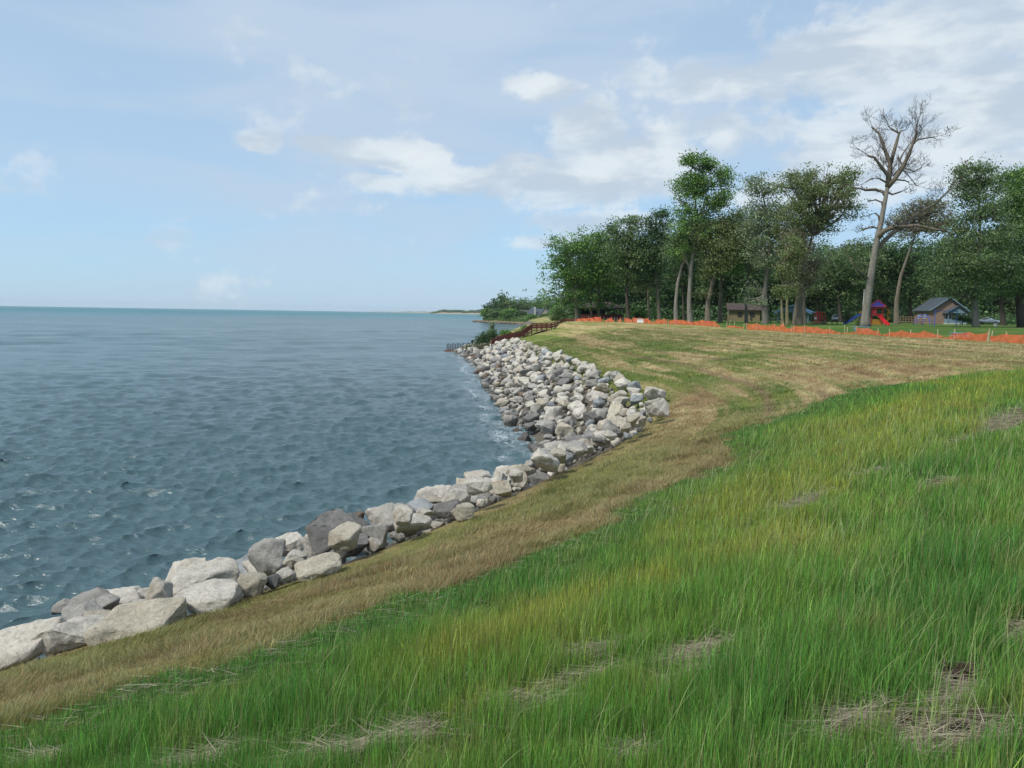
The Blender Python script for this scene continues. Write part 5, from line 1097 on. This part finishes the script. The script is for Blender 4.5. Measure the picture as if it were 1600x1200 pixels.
# ------------------------------------------------------------------ headland, far coast
def headland():
    P=[(160,430),(60,436),(26,440),(12,478),(2,500),(-8,530),(-22,560),(-29,590),(-26,620),(-10,700),(20,800),(200,900)]; Pl=np.array(P,float)
    X,Y=np.meshgrid(np.linspace(-45,200,180),np.linspace(425,820,160)); d,_=sdist(Pl,X,Y,P+[(300,900),(300,420)])
    z=np.where(d>0,.3+4.6*sm(0,16,d)+1.6*sm(16,70,d),-1.5)+ (fbm(X*.08,Y*.08,3,6)-.5)*1.2*(d>0); x=X.ravel();y=Y.ravel(); z=z.ravel(); dd=d.ravel()
    na=X.shape[1]; i=(np.arange(X.shape[0]-1)[:,None]*na+np.arange(na-1)[None,:]).ravel(); f=np.stack([i,i+1,i+na+1,i+na],1)
    c=np.array([[.06,.10,.03]])*np.ones((len(x),1)); s=(1-sm(2,7,dd))[:,None]; c=c*(1-s)+np.array([[.26,.20,.13]])*s; c*=(.7+.6*fbm(x*.3,y*.3,3,8))[:,None]
    m=vcol('headland_ground',0,.95,.1); tag(link('headland',np_mesh('headland',np.stack([x,y,z],1),f,c,True),m),kind='structure')
    def hz(px,D): return Vector(((px-800)/FPX*D,D,4.2 if D>520 else 3.6))
    rd=random.Random(31)
    # rubble shore of the headland (uncountable)
    V=[];F=[];b=0
    Q,_=resample([(a,b2,0) for a,b2 in P[1:9]],1.3)
    me0=MB(); bm=bmesh.new(); bmesh.ops.create_icosphere(bm,subdivisions=1,radius=.5); vv=np.array([v.co[:] for v in bm.verts]); ff=np.array([[v.index for v in q.verts] for q in bm.faces]); bm.free()
    for p in Q:
        for _ in range(4):
            s=rd.uniform(.6,2.0); o=vv*np.array([s*rd.uniform(.8,1.4),s,s*.6])*np.random.default_rng(b).uniform(.75,1.2,(len(vv),1))+np.array([p[0]+rd.uniform(-2.5,2.5),p[1]+rd.uniform(-3,3),rd.uniform(.0,.9)]); V.append(o);F.append(ff+b);b+=len(vv)
    tag(link('headland_rubble',np_mesh('headland_rubble',np.concatenate(V),np.concatenate(F)),paint('headland_rock',(.19,.14,.10),.9,.4,.6)),'brown rubble along the waterline of the distant headland','rubble',None,'stuff')
    L=[(771,585,16,13,'dark','darkest rounded tree at the tip of the headland'),(785,575,20,15,'dark','tall dark tree just behind the headland tip'),(783,600,9,19,'mid','thin-topped tree poking above the headland tip'),(800,570,20,14,'mid','bushy tree left of the two houses'),(812,620,19,17,'mid','tree behind the white-roofed house'),(830,625,22,17,'mid','tree behind the grey stone house, left part'),(848,620,22,18,'green','rounded green tree behind the grey stone house roof'),(861,590,18,15,'mid','tree right of the grey stone house'),(876,560,22,15,'mid','tree on the headland against the big leftmost tree'),(795,540,12,6,'green','low bush on the headland shore below the trees'),(812,530,9,4,'dark','dark low bush beside the grey house'),(829,505,5,2.2,'green','bush in front of the grey house'),(852,505,7,3.2,'mid','bush hiding the right part of the grey house'),(872,500,16,9,'green','green thicket at the near end of the headland'),(760,582,10,6,'green','low green bush at the very tip of the headland'),(776,560,12,6,'mid','low bush above the headland rubble')]
    for i,(px,D,w,h,pal,lab) in enumerate(L):
        b=hz(px,D); mm=D/FPX; rx=w*mm; lob=[(0,0,h*.62,rx*.9,rx*.8,h*.42),(-rx*.5,0,h*.45,rx*.6,rx*.6,h*.35),(rx*.55,0,h*.45,rx*.6,rx*.6,h*.36)]
        make_tree('headland_tree' if h>9 else 'headland_bush',lab,b,[(0,0,0),(0,0,h*.3),(.2,0,h*.6)],.3 if h>9 else .12,lob,pal,B_DARK,230,k=11,clr=1.0,leaf=.95,gap=.3,seed=300+i,group='trees and bushes on the headland',cat='tree' if h>9 else 'bush',twigs=6)
    n=30000; rg=np.random.default_rng(77); x=rg.uniform(-30,70,n*3); y=rg.uniform(440,640,n*3); d,_=sdist(Pl,x,y,P+[(300,900),(300,420)]); k=(d>5)&(d<26)&(fbm(x*.09,y*.09,3,78)+.25*(x<8)>.50)&~((x>9)&(x<31)&(y<535)); x,y,d=x[k],y[k],d[k]; n=len(x)
    zb=.3+4.6*sm(0,16,d); z=zb+rg.uniform(0,1,n)*(.8+3.2*fbm(x*.12,y*.12,3,79)**1.3); pal=np.array(PAL['mid']+PAL['green']); V2,F2,C2=leaf_quads(np.stack([x,y,z],1),rg.uniform(.5,1.1,n),pal[rg.integers(0,6,n)]*rg.lognormal(-.1,.3,n)[:,None],rg)
    tag(link('headland_scrub',np_mesh('headland_scrub',V2,F2,C2),LEAF),'low scrub covering the bank of the distant headland','scrub',None,'stuff')
    def house(px,D,rot,w,d,ze,zr,wall,roof,label,chim=False):
        g=hz(px,D); r=empty('far_house',g,-math.atan((px-800)/FPX)+rot,label,'house','houses on the headland'); m=MB(); m.box((0,0,ze/2-.3),(w,d,ze+.6)); m.build('wall',wall,r); m=MB()
        for s in (-1,1): m.add([(-w/2-.5,s*(d/2+.5),ze-.3),(w/2+.5,s*(d/2+.5),ze-.3),(w/2-1.6,0,zr),(-w/2+1.6,0,zr)],[(0,1,2,3)])
        m.add([(-w/2-.5,-d/2-.5,ze-.3),(-w/2-.5,d/2+.5,ze-.3),(-w/2+1.6,0,zr),(w/2+.5,-d/2-.5,ze-.3),(w/2+.5,d/2+.5,ze-.3),(w/2-1.6,0,zr)],[(0,1,2),(3,4,5)]); m.build('roof',roof,r)
        if chim: 
            m=MB(); m.box((-w*.18,-d/2-.35,zr*.58),(.9,.7,zr*1.16)); m.build('chimney',SID,r)
            m=MB(); m.prism([(1.2,ze-.4),(7.2,ze-.4),(4.2,zr+.1)],-d/2-1.4,0); m.build('front_gable',STONE,r); m=MB()
            for s in (-1,1): m.bar((4.2,-d/2-1.5,zr+.15),(4.2+s*3.4,-d/2-1.5,ze-.5),.25,.3)
            m.build('gable_trim',ROOF_D,r)
        for i in range(3): window(r,(-w*.36+i*w*.22,-d/2-.05,ze*.5),1.4,1.5)
    house(840,520,R(0),15,9,3.6,7.0,STONE,ROOF_D,'grey stone house with steep gable and chimney on the distant headland',True)
    house(817,560,R(8),11,7,3.4,5.6,SID,ROOF_G,'small pale house with flat grey roof left of the stone house')
headland()
def far_coast():
    rg=np.random.default_rng(17); HILL=vcol('coast_ground',0,.95,.1)
    def ridge(name,D,px0,px1,h0,h1,seed,sand):
        n=220; px=np.linspace(px0,px1,n); x=(px-800)/FPX*D; t=np.linspace(0,1,n); h=(h0+(h1-h0)*t)*(.6+.6*fbm(px*.12,px*0,3,seed))*sm(0,.12,t); V=[];C=[]
        for k,(q,zz) in enumerate(((0,-1),(0,.25),(60,1),(500,1.1),(520,-1))):
            V.append(np.stack([x,np.full(n,D+q),np.where(zz<0,-1,h*zz)],1)); c=np.array([[.40,.34,.24]]) if k<2 else np.array([[.07,.11,.05]]); 
            if k==2: c=np.where((fbm(px*.4,px*0,2,seed+3)>.60)[:,None]&sand,np.array([[.40,.34,.24]]),np.array([[.08,.12,.05]]))
            C.append(c*np.ones((n,1)))
        V=np.concatenate(V);C=np.concatenate(C); i=(np.arange(4)[:,None]*n+np.arange(n-1)[None,:]).ravel(); f=np.stack([i,i+1,i+n+1,i+n],1)
        tag(link(name,np_mesh(name,V,f,C,False),HILL),kind='structure'); return x,h
    x,h=ridge('far_bluff',3600,672,800,14,19,3,True); ridge('farther_shore',6800,560,700,2,16,8,True)
    n=15000; k=rg.integers(0,len(x),n); xx=x[k]+rg.normal(0,6,n); zz=h[k]*rg.uniform(.45,1.12,n)+rg.uniform(0,4.5,n)*fbm(xx*.02,xx*0,3,44)*2; dp=3600+rg.uniform(15,140,n); pal=np.array(PAL['far'])
    m=(fbm(xx*.015,xx*0,2,6)>.36)|(zz>h[k]*.75); xx,zz,dp=xx[m],zz[m],dp[m]; n=len(xx)
    V,F,C=leaf_quads(np.stack([xx,dp,zz],1),rg.uniform(3,6,n),pal[rg.integers(0,3,n)]*rg.lognormal(0,.25,n)[:,None],rg); tag(link('coastal_woods',np_mesh('coastal_woods',V,F,C),LEAF),'line of pale green woods on the far shore','woods',None,'stuff')
    # middle distance point between the headland and the far bluff
    x,h=ridge('wooded_point',1500,748,860,1,9,12,True); n=9000; k=rg.integers(0,len(x),n); xx=x[k]+rg.normal(0,3,n); zz=h[k]*rg.uniform(.2,1,n)+rg.uniform(0,7,n)*sm(0,.3,k/len(x)); dp=1500+rg.uniform(5,60,n)
    V,F,C=leaf_quads(np.stack([xx,dp,zz],1),rg.uniform(1.3,2.6,n),pal[rg.integers(0,3,n)]*rg.lognormal(-.15,.25,n)[:,None],rg); tag(link('point_woods',np_mesh('point_woods',V,F,C),LEAF),'green woods on the point behind the headland','woods',None,'stuff')
far_coast()

# ------------------------------------------------------------------ air
def haze():
    m=bpy.data.materials.new('haze'); m.use_nodes=True; nt=m.node_tree; nt.nodes.clear(); o=nt.nodes.new('ShaderNodeOutputMaterial'); v=nt.nodes.new('ShaderNodeVolumePrincipled')
    v.inputs['Color'].default_value=(.80,.90,1,1); v.inputs['Density'].default_value=HAZE; v.inputs['Anisotropy'].default_value=.1; nt.links.new(v.outputs[0],o.inputs['Volume'])
    mb=MB(); mb.box((0,4000,17),(24000,12500,50)); h=mb.build('haze',m); tag(h,'thin pale air between the camera and the far shore','haze',None,'stuff')
HAZE=.00005
haze()
